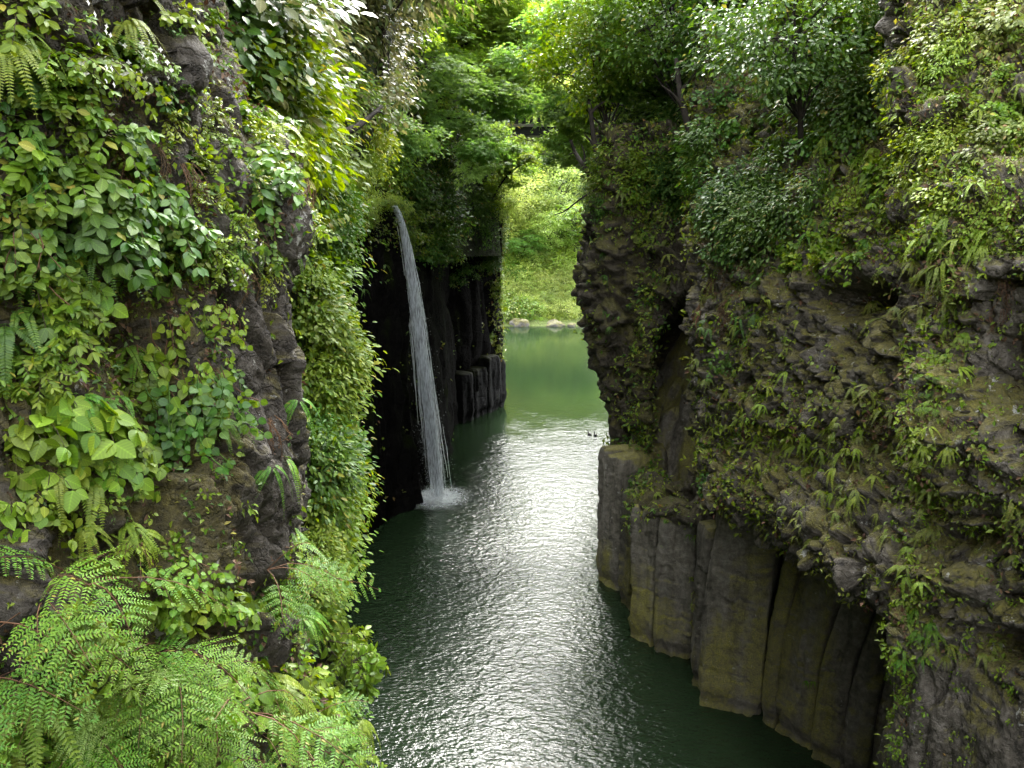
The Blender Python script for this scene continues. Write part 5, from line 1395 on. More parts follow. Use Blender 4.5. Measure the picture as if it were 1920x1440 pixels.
# ------------------------------------------------------------------ trees
def tree(kind, name, label, px, py, key, h, group, rz=None, sx=1.0, tilt=(0, 0)):
    """tree whose trunk foot stands at the point seen at px,py,Y (on the ground)"""
    d = TR[kind]; d = d[int(rng.integers(len(d)))]
    root = empty(name, tuple(snap(key, px, py) - np.array([0, 0, 0.15])))
    tag(root, label, 'tree', group)
    root.rotation_euler = (tilt[0], tilt[1], rng.uniform(0, 6.28) if rz is None else rz)
    s = h / 10.0
    root.scale = (s * sx, s * sx, s)
    obj('trunk', d['trunk'], root); obj('crown', d['crown'], root)
    return root

tl = 'trees on the left hillside'
tree('tan', 'evergreen_tree', 'narrow-leaved evergreen with tan new shoots at the upper left', 690, 330, 'L2', 8.5, tl)
tree('tan', 'evergreen_tree', 'narrow-leaved evergreen at the top left of centre', 600, 200, 'L2', 8, tl)
tree('fresh', 'broadleaf_tree', 'green broadleaf tree above the mossy notch at the top left', 460, 190, 'L2', 5.5, tl)
tree('tan', 'evergreen_tree', 'tan-tipped evergreen topmost on the upper left slope', 720, 130, 'L2', 10, tl)
tree('maple_y', 'maple_tree', 'yellow-green maple with a thin dark trunk near the top centre', 790, 270, 'LH', 14, tl)
tree('maple', 'maple_tree', 'green maple on the slope right above the waterfall', 745, 330, 'LH', 9, tl)
tree('maple', 'maple_tree', 'green maple left of the bridge end', 850, 330, 'LH', 11, tl)
tree('maple_y', 'maple_tree', 'lime maple above the bridge end', 880, 240, 'LH', 14, tl)
tree('maple_y', 'maple_tree', 'yellow-green maple high on the left slope', 800, 130, 'LH', 14, tl)
tree('fresh', 'broadleaf_tree', 'green broadleaf tree behind the maples', 780, 200, 'LH', 12, tl)
tree('deep', 'broadleaf_tree', 'dark bushy tree over the black wall', 880, 420, 'LH', 7, tl)
tree('fresh', 'evergreen_tree', 'shaded evergreen right of the waterfall crest', 820, 420, 'LH', 6, tl)
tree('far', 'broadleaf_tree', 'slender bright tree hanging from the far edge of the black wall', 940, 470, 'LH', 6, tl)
tr_ = 'trees on the right hillside'
tree('maple', 'maple_tree', 'spreading maple with layered sprays over the bridge', 1130, 300, 'RH', 12, tr_, tilt=(0, -0.35))
tree('fresh', 'evergreen_tree', 'glossy evergreen with a bent dark trunk above the right pillar', 1150, 345, 'RH', 9.5, tr_, tilt=(0, -0.15))
tree('deep', 'evergreen_tree', 'dark evergreen on the right slope', 1270, 300, 'RH', 9, tr_)
tree('fresh', 'broadleaf_tree', 'green tree at the top right of the slope', 1210, 160, 'RH', 11, tr_)
tree('oak', 'evergreen_tree', 'dark evergreen at the top behind the lit maple spray', 1380, 200, 'RH', 9, tr_)
tree('deep', 'broadleaf_tree', 'glossy broadleaf tree leaning out above the overhang', 1500, 330, 'R2', 6.2, tr_, tilt=(0.25, -0.15))
tree('oak', 'evergreen_tree', 'dark evergreen rising behind the glossy broadleaf tree', 1580, 230, 'RH', 10, tr_)
tree('fresh', 'broadleaf_tree', 'broadleaf tree at the top right corner slope', 1720, 60, 'R2', 6, tr_)
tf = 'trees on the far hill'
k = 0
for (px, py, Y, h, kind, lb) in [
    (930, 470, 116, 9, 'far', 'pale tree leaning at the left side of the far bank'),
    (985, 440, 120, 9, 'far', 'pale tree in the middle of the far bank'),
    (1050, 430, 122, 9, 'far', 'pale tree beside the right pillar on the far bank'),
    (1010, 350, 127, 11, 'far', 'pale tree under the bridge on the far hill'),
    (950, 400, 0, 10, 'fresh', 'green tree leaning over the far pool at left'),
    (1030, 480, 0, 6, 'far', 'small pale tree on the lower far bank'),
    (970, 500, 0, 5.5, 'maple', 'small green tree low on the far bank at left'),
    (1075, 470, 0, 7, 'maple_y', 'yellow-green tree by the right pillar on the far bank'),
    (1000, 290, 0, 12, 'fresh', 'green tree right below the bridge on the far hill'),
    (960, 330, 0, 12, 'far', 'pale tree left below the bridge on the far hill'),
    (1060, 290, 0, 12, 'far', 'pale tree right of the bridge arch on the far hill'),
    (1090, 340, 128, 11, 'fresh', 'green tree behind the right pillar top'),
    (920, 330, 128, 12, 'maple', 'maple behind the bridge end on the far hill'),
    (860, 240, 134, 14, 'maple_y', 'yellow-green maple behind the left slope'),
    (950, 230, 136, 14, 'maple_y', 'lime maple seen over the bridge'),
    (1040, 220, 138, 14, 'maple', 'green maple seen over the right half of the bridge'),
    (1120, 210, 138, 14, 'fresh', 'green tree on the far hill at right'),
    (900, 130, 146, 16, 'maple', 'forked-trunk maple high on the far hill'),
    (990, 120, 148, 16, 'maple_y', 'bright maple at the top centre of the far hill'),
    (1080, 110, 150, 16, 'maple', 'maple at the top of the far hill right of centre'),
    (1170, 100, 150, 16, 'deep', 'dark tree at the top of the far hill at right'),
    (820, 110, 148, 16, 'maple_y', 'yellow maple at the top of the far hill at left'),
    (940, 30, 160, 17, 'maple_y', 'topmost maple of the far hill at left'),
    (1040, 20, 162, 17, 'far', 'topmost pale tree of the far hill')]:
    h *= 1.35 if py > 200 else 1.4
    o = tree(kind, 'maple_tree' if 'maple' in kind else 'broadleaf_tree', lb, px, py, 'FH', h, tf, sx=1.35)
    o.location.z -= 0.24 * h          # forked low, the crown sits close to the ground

# lit maple branches reaching out over the gorge
def branch(kind, label, path, rad, sprays, group, name='overhanging_branch'):
    root = empty(name, tuple(P(*path[0])))
    tag(root, label, 'branch', group)
    pts = np.array([P(*q) for q in path]); o0 = pts[0]
    u = cr(pts - o0, 16, 0)
    mb = MB(); mb.tube(u, np.linspace(rad, rad * 0.3, 16), 6, 0)
    mb_l = []
    for (t, dx, dz, s) in sprays:
        a = u[min(15, int(t * 15))]; b = a + np.array([dx, rng.normal() * 0.5, dz])
        mb.tube(np.array([a, (a + b) / 2 + np.array([0, 0, 0.1]), b]), np.array([rad * 0.35, rad * 0.25, 0.01]), 4, 0)
        mb_l.append((b, s))
    obj('limb', mb.mesh('limb', [M['bark']], True), root)
    for b, s in mb_l:
        me = PR[kind][int(rng.integers(3))]
        c = obj('leaf_spray', me, root); c.location = b; c.scale = (s, s, s); c.rotation_euler = (0.15 * rng.normal(), 0.15 * rng.normal(), PI + rng.normal() * 0.5)
    return root
gb = 'maple branches over the gorge'
branch('spray_maple', 'drooping maple branch in front of the left half of the bridge', [(760, 250, 52), (820, 225, 51), (880, 225, 50), (905, 260, 49)], 0.10,
       [(0.4, 0.2, -0.3, 1.2), (0.6, 0.2, -0.2, 1.4), (0.8, 0.3, -0.5, 1.3), (0.9, -0.3, -1.1, 1.3), (1, 0.2, -0.6, 1.2), (1, -0.6, -1.6, 1.2), (0.95, 0.5, 0.2, 1.1)], gb)
branch('spray_maple', 'maple branch spreading above the bridge', [(800, 200, 54), (860, 170, 55), (930, 175, 56), (990, 195, 57)], 0.10,
       [(0.4, 0, 0.2, 1.7), (0.55, 0.2, -0.3, 1.8), (0.7, 0.3, 0.3, 1.8), (0.85, 0, -0.3, 1.6), (1, 0.4, 0, 1.5), (0.75, 0, -1.0, 1.5)], gb)
branch('spray_maple_y', 'yellow-green maple branch at the top left of centre', [(745, 110, 48), (765, 30, 47), (800, -30, 46)], 0.09,
       [(0.2, 0.7, 0.2, 1.4), (0.4, -0.7, 0.1, 1.4), (0.5, 0.9, 0.2, 1.5), (0.7, -0.8, 0.1, 1.5), (0.8, 1.0, 0, 1.5), (1, 0, 0, 1.5)], gb)
branch('spray_maple', 'long maple branch reaching left from the right slope', [(1190, 150, 48), (1130, 110, 49), (1060, 100, 50), (990, 110, 51)], 0.12,
       [(0.3, 0, 0.3, 1.6), (0.45, 0.1, -0.2, 1.7), (0.6, 0, 0.3, 1.8), (0.75, 0, -0.3, 1.8), (0.9, 0, 0.2, 1.7), (1, -0.6, 0, 1.5)], gb)
branch('spray_maple', 'maple branch with silvery sprays right of the bridge', [(1170, 200, 46), (1110, 190, 47), (1050, 205, 48)], 0.10,
       [(0.4, 0, 0.2, 1.3), (0.6, 0, -0.2, 1.4), (0.8, 0, 0.2, 1.4), (1, -0.4, -0.1, 1.3), (0.7, 0.2, -0.8, 1.1)], gb)
branch('spray_maple_y', 'lit lime maple spray at the top above the glossy tree', [(1640, 60, 27), (1560, 20, 26), (1470, 30, 25)], 0.06,
       [(0.5, 0, 0, 0.8), (0.7, 0, 0.1, 0.9), (0.85, 0, 0, 0.9), (1, -0.3, -0.15, 0.8)], gb)

branch('spray_maple', 'leafy branch hiding the right half of the bridge', [(1120, 255, 50), (1080, 245, 50), (1060, 240, 50), (1050, 250, 50)], 0.07,
       [(0.3, 0, 0.5, 1.2), (0.5, 0, -0.4, 1.2), (0.7, 0, 0.3, 1.1), (0.9, 0.2, -0.3, 1.0), (0.4, 0.3, -1.0, 1.1)], gb)
branch('spray_maple', 'maple branch across the top of the bridge rail', [(860, 170, 60), (920, 178, 61), (980, 182, 62), (1050, 186, 63)], 0.08,
       [(0.3, 0, 0.2, 1.7), (0.5, 0, 0.1, 1.7), (0.65, 0, 0.4, 1.6), (0.8, 0, 0.3, 1.6), (1, 0, 0.5, 1.5)], gb)
branch('spray_maple_y', 'yellow-green maple branch at the top centre', [(860, 90, 62), (920, 60, 62), (990, 60, 62)], 0.09,
       [(0.2, 0, 0.3, 1.9), (0.4, 0, -0.6, 1.9), (0.6, 0, 0.6, 1.9), (0.8, 0, -0.3, 1.9), (1, 0, 0.4, 1.8), (0.5, 0, 1.4, 1.8)], gb)

branch('spray_maple', 'foliage hanging under the bridge arch at right', [(1130, 300, 47), (1080, 283, 47), (1030, 280, 48)], 0.06,
       [(0.3, 0, 0.2, 1.0), (0.6, 0, -0.4, 0.9), (0.8, 0, 0.3, 0.9), (1, 0.1, 0.4, 0.8), (0.9, -0.2, -0.5, 0.7)], gb)
branch('spray_maple', 'foliage hanging under the bridge arch at left', [(860, 300, 64), (910, 290, 64), (950, 285, 64), (975, 282, 64)], 0.06,
       [(0.3, 0, 0.2, 1.5), (0.5, 0, -0.6, 1.5), (0.7, 0, 0.3, 1.3), (0.85, 0, -0.6, 1.2), (1, 0, 0.1, 1.0)], gb)

branch('spray_maple', 'feathery maple branch at the top right of centre', [(1230, 60, 50), (1160, 30, 50), (1090, 30, 51), (1030, 45, 52)], 0.10,
       [(0.2, 0, 0.4, 1.6), (0.35, 0, -0.4, 1.7), (0.5, 0, 0.3, 1.8), (0.65, 0, -0.5, 1.8), (0.8, 0, 0.4, 1.8), (1, 0, -0.2, 1.6), (0.9, 0, -0.9, 1.5)], gb)
branch('spray_maple', 'feathery maple branch low over the right slope', [(1260, 200, 43), (1200, 165, 43), (1150, 150, 43.5)], 0.08,
       [(0.3, 0, 0.3, 1.3), (0.5, 0, -0.3, 1.4), (0.7, 0, 0.3, 1.4), (0.9, 0, -0.3, 1.3), (1, -0.4, 0.2, 1.2)], gb)
branch('spray_maple_y', 'lime maple branch above the middle of the bridge', [(830, 140, 58), (880, 120, 58), (940, 130, 59), (990, 145, 60)], 0.08,
       [(0.3, 0, 0.3, 1.6), (0.5, 0, -0.3, 1.7), (0.7, 0, 0.3, 1.7), (0.9, 0, -0.2, 1.6), (1, 0.4, 0.2, 1.5)], gb)
branch('spray_maple', 'maple branch above the grassy waterfall crest', [(690, 270, 40), (740, 250, 40), (790, 265, 40.5)], 0.07,
       [(0.3, 0, 0.2, 1.1), (0.5, 0, -0.3, 1.2), (0.7, 0, 0.3, 1.2), (0.9, 0, -0.3, 1.1), (1, 0.3, 0.1, 1.0)], gb)

branch('spray_maple_y', 'lime maple foliage arching over the top of the gap', [(880, 250, 68), (930, 240, 68), (985, 262, 68), (1040, 268, 68), (1080, 280, 68)], 0.06,
       [(0.2, 0, -0.3, 1.0), (0.35, 0, -0.7, 0.9), (0.5, 0, -0.2, 0.9), (0.62, 0, -0.5, 0.8), (0.75, 0, -0.1, 0.9), (0.88, 0, -0.4, 0.9), (1, 0, -0.2, 0.9)], gb)
branch('spray_maple_y', 'lime maple branch across the very top of the gorge', [(900, 20, 66), (960, 30, 66), (1020, 40, 66), (1090, 60, 66)], 0.09,
       [(0.15, 0, 0.4, 2.0), (0.3, 0, -0.6, 2.0), (0.45, 0, 0.5, 2.0), (0.6, 0, -0.6, 2.0), (0.75, 0, 0.4, 2.0), (0.9, 0, -0.6, 1.9), (1, 0, 0.2, 1.8)], gb)

# bare dark trunks and dead wood
def trunk_obj(label, path, rad, name='bare_tree', mat=None, forks=()):
    pts = np.array([P(*q) for q in path])
    u = cr(pts, 18, 0)
    mb = MB(); mb.tube(u, np.linspace(rad, rad * 0.45, 18), 7, 0)
    for (t, q) in forks:
        a = u[int(t * 17)]; b = P(*q)
        mb.tube(cr(np.array([a, (a + b) / 2 + np.array([0.05, 0, 0.1]), b]), 8, 0), np.linspace(rad * 0.5, rad * 0.15, 8), 5, 0)
    o = obj(name, mb.mesh(name, [mat or M['bark']], True)); tag(o, label, 'tree trunk' if mat is None else 'dead branch')
    return o
trunk_obj('bent dark trunk rising from the top of the right pillar', [(1148, 352, 40), (1128, 315, 40), (1115, 270, 40.5), (1108, 215, 41), (1103, 180, 42)], 0.17, forks=[(0.4, (1095, 250, 40)), (0.8, (1135, 190, 41))])
trunk_obj('two-stemmed dark trunk left of the bent trunk', [(1112, 338, 42), (1095, 312, 42), (1078, 285, 43), (1070, 262, 43)], 0.15, forks=[(0.35, (1090, 270, 42.5)), (0.6, (1066, 290, 43))])
trunk_obj('dark trunk curving up through the shaded right slope', [(1310, 290, 33), (1290, 235, 33), (1275, 170, 33.5), (1268, 110, 34)], 0.17, forks=[(0.5, (1240, 160, 33)), (0.7, (1310, 130, 33))])
trunk_obj('thin dark maple trunk at the top left of centre', [(750, 95, 46), (760, 50, 46), (765, 0, 46.5), (770, -60, 47)], 0.13, forks=[(0.3, (790, 20, 46)), (0.5, (735, 10, 46))])
trunk_obj('forked dark trunk above the bridge', [(895, 140, 70), (910, 105, 70), (915, 60, 71), (918, 20, 72)], 0.2, forks=[(0.3, (930, 55, 70)), (0.5, (905, 30, 70))])
trunk_obj('grey leaning trunk above the cliff corner', [(632, 252, 14), (665, 240, 14.5), (690, 222, 15), (715, 200, 16)], 0.07, forks=[(0.6, (720, 215, 16))])
trunk_obj('bare branch reaching left from the right pillar', [(1125, 350, 39), (1090, 372, 39), (1060, 395, 39.5), (1040, 403, 40)], 0.05, forks=[(0.5, (1050, 412, 40))], name='bare_branch')
branch('spray_maple_y', 'thin tree leaning out over the far pool below the bridge', [(905, 430, 66), (925, 370, 65), (955, 325, 64), (990, 302, 64)], 0.12,
       [(0.25, 0.3, 0.3, 0.9), (0.4, -0.3, 0.3, 1.0), (0.55, 0.3, 0.3, 1.0), (0.7, -0.3, 0.4, 1.0), (0.85, 0, 0.4, 0.9), (1, 0.2, 0.2, 0.9), (0.95, 0.3, -0.5, 0.8), (0.6, 0.5, -0.4, 0.8)], gb, name='leaning_tree')
tw = [(1385, 340), (1372, 300), (1395, 285), (1405, 300), (1380, 318), (1368, 312), (1400, 325)]
trunk_obj('pale bare dead twigs in the dark hollow above the overhang', [(1392, 345, 30.5), (1388, 325, 30.2), (1382, 305, 30)], 0.03, 'dead_twigs', M['bark_pale'],
          forks=[(0.3, (1405, 300, 30)), (0.4, (1370, 300, 30)), (0.6, (1392, 282, 30)), (0.8, (1374, 288, 30)), (0.2, (1366, 318, 30)), (0.5, (1404, 318, 30)), (0.9, (1388, 286, 30)), (0.1, (1372, 335, 30))])

# ------------------------------------------------------------------ arched road bridge upstream
br = empty('arched_bridge', tuple(P(985, 232, 75)))
tag(br, 'old concrete arch bridge with dark railing half hidden by maples', 'bridge')
o0 = np.array(br.location)
def lbox(mb, a, b, m=0):
    a = np.array(a, float); b = np.array(b, float)
    v = np.array([[x, y, z] for z in (a[2], b[2]) for y in (a[1], b[1]) for x in (a[0], b[0])])
    mb.add(v, [np.array([[0, 2, 3, 1], [4, 5, 7, 6], [0, 1, 5, 4], [2, 6, 7, 3], [0, 4, 6, 2], [1, 3, 7, 5]])], m)
mb = MB(); lbox(mb, (-9, 0, -0.95), (9, 4.5, -0.25)); obj('deck', mb.mesh('deck', [M['dark_iron']]), br)
mb = MB(); lbox(mb, (-9, -0.12, -0.247), (9, 0.25, -0.02)); obj('kerb_beam', mb.mesh('kerb_beam', [M['concrete']]), br)
n = 32; xs = np.linspace(-9, 9, n); zi = -2.3 - 4.5 * (xs / 9) ** 2
mb = MB()
v = np.concatenate([np.stack([xs, np.full(n, yy), zz], -1) for yy in (0.25, 4.2) for zz in (zi, zi + 0.7)])
i = np.arange(n - 1)
mb.add(v, [np.stack([i + o1, i + 1 + o1, i + 1 + o2, i + o2], -1) for o1, o2 in ((0, n), (n, 3 * n), (3 * n, 2 * n), (2 * n, 0))], 0)
obj('arch', mb.mesh('arch', [M['concrete']]), br)
for x in np.linspace(-8.2, 8.2, 9):
    zt = -2.3 - 4.5 * (x / 9) ** 2 + 0.65
    mb = MB(); lbox(mb, (x - 0.22, 0.35, zt), (x + 0.22, 4.1, -0.953)); obj('spandrel_post', mb.mesh('spandrel_post', [M['concrete']]), br)
for zr, hh in ((0.95, 0.16), (0.02, 0.1)):
    mb = MB(); lbox(mb, (-9, -0.02, zr), (9, 0.16, zr + hh)); obj('rail', mb.mesh('rail', [M['dark_iron']]), br)
for x in np.arange(-8.8, 8.9, 0.62):
    mb = MB(); lbox(mb, (x - 0.15, 0.0, -0.018), (x + 0.15, 0.14, 0.948)); obj('railing_post', mb.mesh('railing_post', [M['dark_iron']]), br)

# ------------------------------------------------------------------ boulders along the far water edge
def boulder(seed):
    rng2 = np.random.default_rng(seed)
    nu, nv = 22, 36
    th = np.linspace(0.02, PI - 0.02, nu)[:, None]; ph = np.arange(nv)[None] / nv * 2 * PI
    d = np.stack([np.sin(th) * np.cos(ph), np.sin(th) * np.sin(ph), np.cos(th) * np.ones_like(ph)], -1)
    f1, f2, c = worley(d * 1.3 + seed, seed)
    r = 0.85 + 0.35 * fbm(d * 1.2 + seed * 3, 3, seed) + 0.25 * (c - 0.5)
    v = (d * r[..., None]).reshape(-1, 3)
    i = np.arange(nu - 1)[:, None] * nv; j = np.arange(nv)[None]; j2 = (j + 1) % nv
    q = np.stack([i + j, i + nv + j, i + nv + j2, i + j2], -1).reshape(-1, 4)
    return mesh_np('boulder', v, [(q, 0), (np.stack([np.zeros(nv, int) * 0 + np.arange(nv)][0:1] * 1 + [np.roll(np.arange(nv), -1), np.full(nv, 0)], -1)[1:-1], 0)], [M['boulder']], True)
BM = [boulder(401 + i) for i in range(5)]
for k, (px, py, w, h, lb) in enumerate([
    (977, 611, 2.2, 1.4, 'large pointed grey boulder at the left of the far shore'),
    (938, 611, 1.2, 0.6, 'low pale rock beside the black wall on the far shore'),
    (1040, 611, 2.6, 1.1, 'broad white-mottled boulder in the middle of the far shore'),
    (1003, 606, 1.2, 0.8, 'mossy yellow rock right of the pointed boulder'),
    (1060, 606, 1.3, 1.0, 'mossy rock behind the white-mottled boulder'),
    (1078, 604, 1.1, 1.9, 'upright pale rock beside the right pillar on the far shore'),
    (1072, 612, 1.2, 0.6, 'low dark and white rock right of the mottled boulder'),
    (1092, 613, 1.1, 0.5, 'flat pale rock at the foot of the right pillar'),
    (1020, 605, 1.0, 0.6, 'small grey rock behind the mottled boulder'),
    (1040, 602, 1.3, 0.7, 'pale rock at the back of the far shore'),
    (955, 606, 1.2, 0.6, 'dark low rock left behind the pointed boulder'),
    (1100, 606, 1.4, 1.0, 'mossy rock half hidden by the right pillar')]):
    p = W(px, py)
    o = obj('boulder', BM[k % 5]); o.location = (p[0], p[1] + 0.3, 0.0); o.scale = (w * 0.62, w * 0.55, h * 0.8); o.rotation_euler = (0, 0, k * 1.3)
    tag(o, lb, 'boulder', 'boulders on the far shore')

for k, (px, py, Y, w, h, lb) in enumerate([
    (722, 408, 45.6, 0.6, 0.4, 'mossy rock the waterfall pours over'),
    (702, 400, 45.0, 0.7, 0.5, 'dark mossy rock left of the waterfall lip'),
    (685, 418, 44.6, 0.7, 0.6, 'wet black rock under the grass by the falls')]):
    o = obj('boulder', BM[(k + 2) % 5]); o.location = tuple(P(px, py, Y)); o.scale = (w, w, h); o.rotation_euler = (0.2, 0.1, k * 1.7)
    o.data = o.data.copy(); o.data.materials.clear(); o.data.materials.append(M['rock_wet'])
    tag(o, lb, 'boulder', 'rocks at the waterfall lip')

# ------------------------------------------------------------------ two ducks on the river
def duck(label, px, py, rz):
    root = empty('duck', tuple(W(px, py))); tag(root, label, 'duck', 'ducks on the river')
    root.rotation_euler = (0, 0, rz); root.scale = (0.8, 0.8, 0.8)
    nu, nv = 12, 14
    t = np.linspace(0, 1, nu)
    r = 0.125 * np.sin(PI * np.clip(t * 0.97 + 0.02, 0, 1)) ** 0.6
    path = np.stack([-0.27 + 0.5 * t, 0 * t, 0.06 + 0.10 * (t - 0.45) ** 2 - 0.02 * t + 0.09 * np.clip(0.25 - t, 0, 1)], -1)
    neck = np.array([[0.15, 0, 0.08], [0.20, 0, 0.16], [0.215, 0, 0.25], [0.235, 0, 0.30], [0.27, 0, 0.305], [0.31, 0, 0.29]])
    mb = MB(); mb.tube(path, r, nv, 0); mb.tube(cr(neck, 12, 0), np.array([.075, .06, .05, .045, .043, .044, .05, .056, .055, .045, .03, .012]), 10, 0)
    obj('body', mb.mesh('duck_body', [M['duck']], True), root)
    mb = MB(); mb.tube(np.array([[0.305, 0, 0.292], [0.34, 0, 0.283], [0.37, 0, 0.28]]), np.array([0.02, 0.018, 0.012]), 8, 0)
    obj('bill', mb.mesh('duck_bill', [M['bark_pale']], True), root)
    for sg in (-1, 1):
        mb = MB(); mb.tube(np.array([[0.08, 0.10 * sg, 0.10], [-0.08, 0.115 * sg, 0.115], [-0.22, 0.06 * sg, 0.125], [-0.3, 0.02 * sg, 0.13]]), np.array([0.03, 0.05, 0.035, 0.006]), 8, 0)
        obj('wing', mb.mesh('duck_wing', [M['bark']], True), root)
M['duck'] = plain_mat('duck_plumage', (0.02, 0.017, 0.013), 0.6, 0.4, 30)
duck('dark duck swimming away on the green calm water, the left one of two', 1105, 815, PI / 2 + 0.5)
duck('dark duck nearest the right pillar, following the other duck', 1116, 816.5, PI / 2 + 0.3)

# ------------------------------------------------------------------ waterfall
wm, t, nd, ln = nt('falling_water')
p = N(t, 'ShaderNodeBsdfPrincipled', i_Roughness=0.35); p.inputs['Base Color'].default_value = (0.82, 0.86, 0.88, 1)
tl_ = N(t, 'ShaderNodeBsdfTranslucent'); tl_.inputs[0].default_value = (0.85, 0.88, 0.9, 1)
m1 = N(t, 'ShaderNodeMixShader'); m1.inputs[0].default_value = 0.5; ln.new(p.outputs[0], m1.inputs[1]); ln.new(tl_.outputs[0], m1.inputs[2])
tp = N(t, 'ShaderNodeBsdfTransparent')
tcn = N(t, 'ShaderNodeTexCoord'); mpn = N(t, 'ShaderNodeMapping'); mpn.inputs['Scale'].default_value = (14, 14, 1.6); ln.new(tcn.outputs['Object'], mpn.inputs[0])
nn_ = N(t, 'ShaderNodeTexNoise', i_Scale=1.0, i_Detail=4.0); ln.new(mpn.outputs[0], nn_.inputs['Vector'])
rr = ramp(t, [(0.28, g3(0.16)), (0.60, g3(0.9))]); ln.new(nn_.outputs[0], rr.inputs[0])
m2 = N(t, 'ShaderNodeMixShader'); ln.new(rr.outputs[0], m2.inputs[0]); ln.new(tp.outputs[0], m2.inputs[1]); ln.new(m1.outputs[0], m2.inputs[2])
o_ = N(t, 'ShaderNodeOutputMaterial'); ln.new(m2.outputs[0], o_.inputs[0])
M['fall'] = wm
lip_p = P(739, 386, 45.6); base_p = W(821, 932)
wf = empty('waterfall', tuple(base_p)); tag(wf, 'thin white waterfall dropping from the mossy lip down the black cliff', 'waterfall')
def fall_path(s):
    """s 0..1 from the lip to the pool"""
    s = np.asarray(s, float)[..., None]
    q = lip_p + (base_p - lip_p) * np.concatenate([s ** 0.62, s ** 0.6, s], -1)
    return q
r2 = np.random.default_rng(5)
mb = MB()
for k in range(760):
    a = r2.uniform(-0.02, 0.75) if k > 160 else 0.0
    L = r2.uniform(0.12, 0.5) if k > 160 else r2.uniform(0.3, 1.0)
    s = np.linspace(max(0, a), min(1.0, max(0, a) + L), 16)
    th = r2.uniform(0, 2 * PI); rr_ = min(1.6, abs(r2.normal())) * (0.65 if k % 5 else 1.2)
    wdt = 0.11 + 0.36 * s ** 0.9
    off = np.stack([math.cos(th) * rr_ * wdt, 0.5 * math.sin(th) * rr_ * wdt, 0 * s], -1)
    off += np.cumsum(r2.normal(size=(16, 3)) * 0.012, 0) * np.array([1, 1, 0])
    q = fall_path(s) + off - base_p
    rad = r2.uniform(0.008, 0.026) * np.sin(PI * np.linspace(0.06, 0.97, 16)) ** 0.5
    mb.tube(q, rad, 4, 0)
obj('stream', mb.mesh('stream', [M['fall']], True), wf)
# droplets thrown off the stream
oc = np.array([[1, 0, 0], [-1, 0, 0], [0, 1, 0], [0, -1, 0], [0, 0, 1.8], [0, 0, -1.8]], float)
of = [np.array([[0, 2, 4], [2, 1, 4], [1, 3, 4], [3, 0, 4], [2, 0, 5], [1, 2, 5], [3, 1, 5], [0, 3, 5]])]
mb = MB(); nD = 4200
s = r2.uniform(0.05, 1, nD) ** 0.7
q = fall_path(s) - base_p + r2.normal(size=(nD, 3)) * (np.array([0.52, 0.3, 0.1]) * (0.18 + 0.75 * s[:, None]))
R_ = np.broadcast_to(np.eye(3), (nD, 3, 3)); sz = r2.uniform(0.004, 0.015, nD)
q[:, 2] = np.maximum(q[:, 2], 0.02)
mb.leaves((oc, of), q, R_, sz, sz, 0)
th = r2.uniform(0, 2 * PI, 900); rr_ = np.abs(r2.normal(size=900)) * 0.7; hz = np.abs(r2.normal(size=900)) * 0.28 * np.exp(-rr_)
q = np.stack([np.cos(th) * rr_ * 1.3, np.sin(th) * rr_, hz + 0.03], -1)
mb.leaves((oc, of), q, np.broadcast_to(np.eye(3), (900, 3, 3)), 0.016, 0.016, 0)
obj('spray', mb.mesh('spray', [M['fall']]), wf)
# thin trickles on the black wall
mb = MB()
for (px, y0, y1, Y) in [(733, 905, 972, 43.6), (734, 890, 905, 43.6), (706, 960, 1003, 41.4)]:
    pass

# foam on the pool below the falls
fm, t, nd, ln = nt('foam')
tcn = N(t, 'ShaderNodeTexCoord'); ln_ = N(t, 'ShaderNodeVectorMath', operation='LENGTH'); ln.new(tcn.outputs['Object'], ln_.inputs[0])
nz = N(t, 'ShaderNodeTexNoise', i_Scale=3.2, i_Detail=6.0, i_Roughness=0.7); ln.new(tcn.outputs['Object'], nz.inputs['Vector'])
mr_ = N(t, 'ShaderNodeMapRange', i_From_Min=0.15, i_From_Max=2.6, i_To_Min=0.62, i_To_Max=-0.25); ln.new(ln_.outputs['Value'], mr_.inputs['Value'])
ad_ = N(t, 'ShaderNodeMath', operation='ADD'); ln.new(mr_.outputs[0], ad_.inputs[0]); ln.new(nz.outputs[0], ad_.inputs[1])
ra = ramp(t, [(0.42, g3(0)), (1.1, g3(0.7))]); ln.new(ad_.outputs[0], ra.inputs[0])
p = N(t, 'ShaderNodeBsdfPrincipled', i_Roughness=0.7); p.inputs['Base Color'].default_value = (0.75, 0.8, 0.8, 1)
tp = N(t, 'ShaderNodeBsdfTransparent'); mx_ = N(t, 'ShaderNodeMixShader'); ln.new(ra.outputs[0], mx_.inputs[0]); ln.new(tp.outputs[0], mx_.inputs[1]); ln.new(p.outputs[0], mx_.inputs[2])
o_ = N(t, 'ShaderNodeOutputMaterial'); ln.new(mx_.outputs[0], o_.inputs[0])
nr, na = 14, 48
mb = MB(); rads = np.linspace(0.0, 2.8, nr)[:, None]; an = np.arange(na)[None] / na * 2 * PI
v = np.stack([rads * np.cos(an), rads * np.sin(an) * 0.8, 0.05 * np.exp(-rads * 1.2) * np.ones_like(an) + 0.006], -1).reshape(-1, 3)
i = np.arange(nr - 1)[:, None] * na; j = np.arange(na)[None]; j2 = (j + 1) % na
mb.add(v, [np.stack([i + j, i + j2, i + na + j2, i + na + j], -1).reshape(-1, 4)], 0)
obj('foam', mb.mesh('foam', [fm], True), wf)

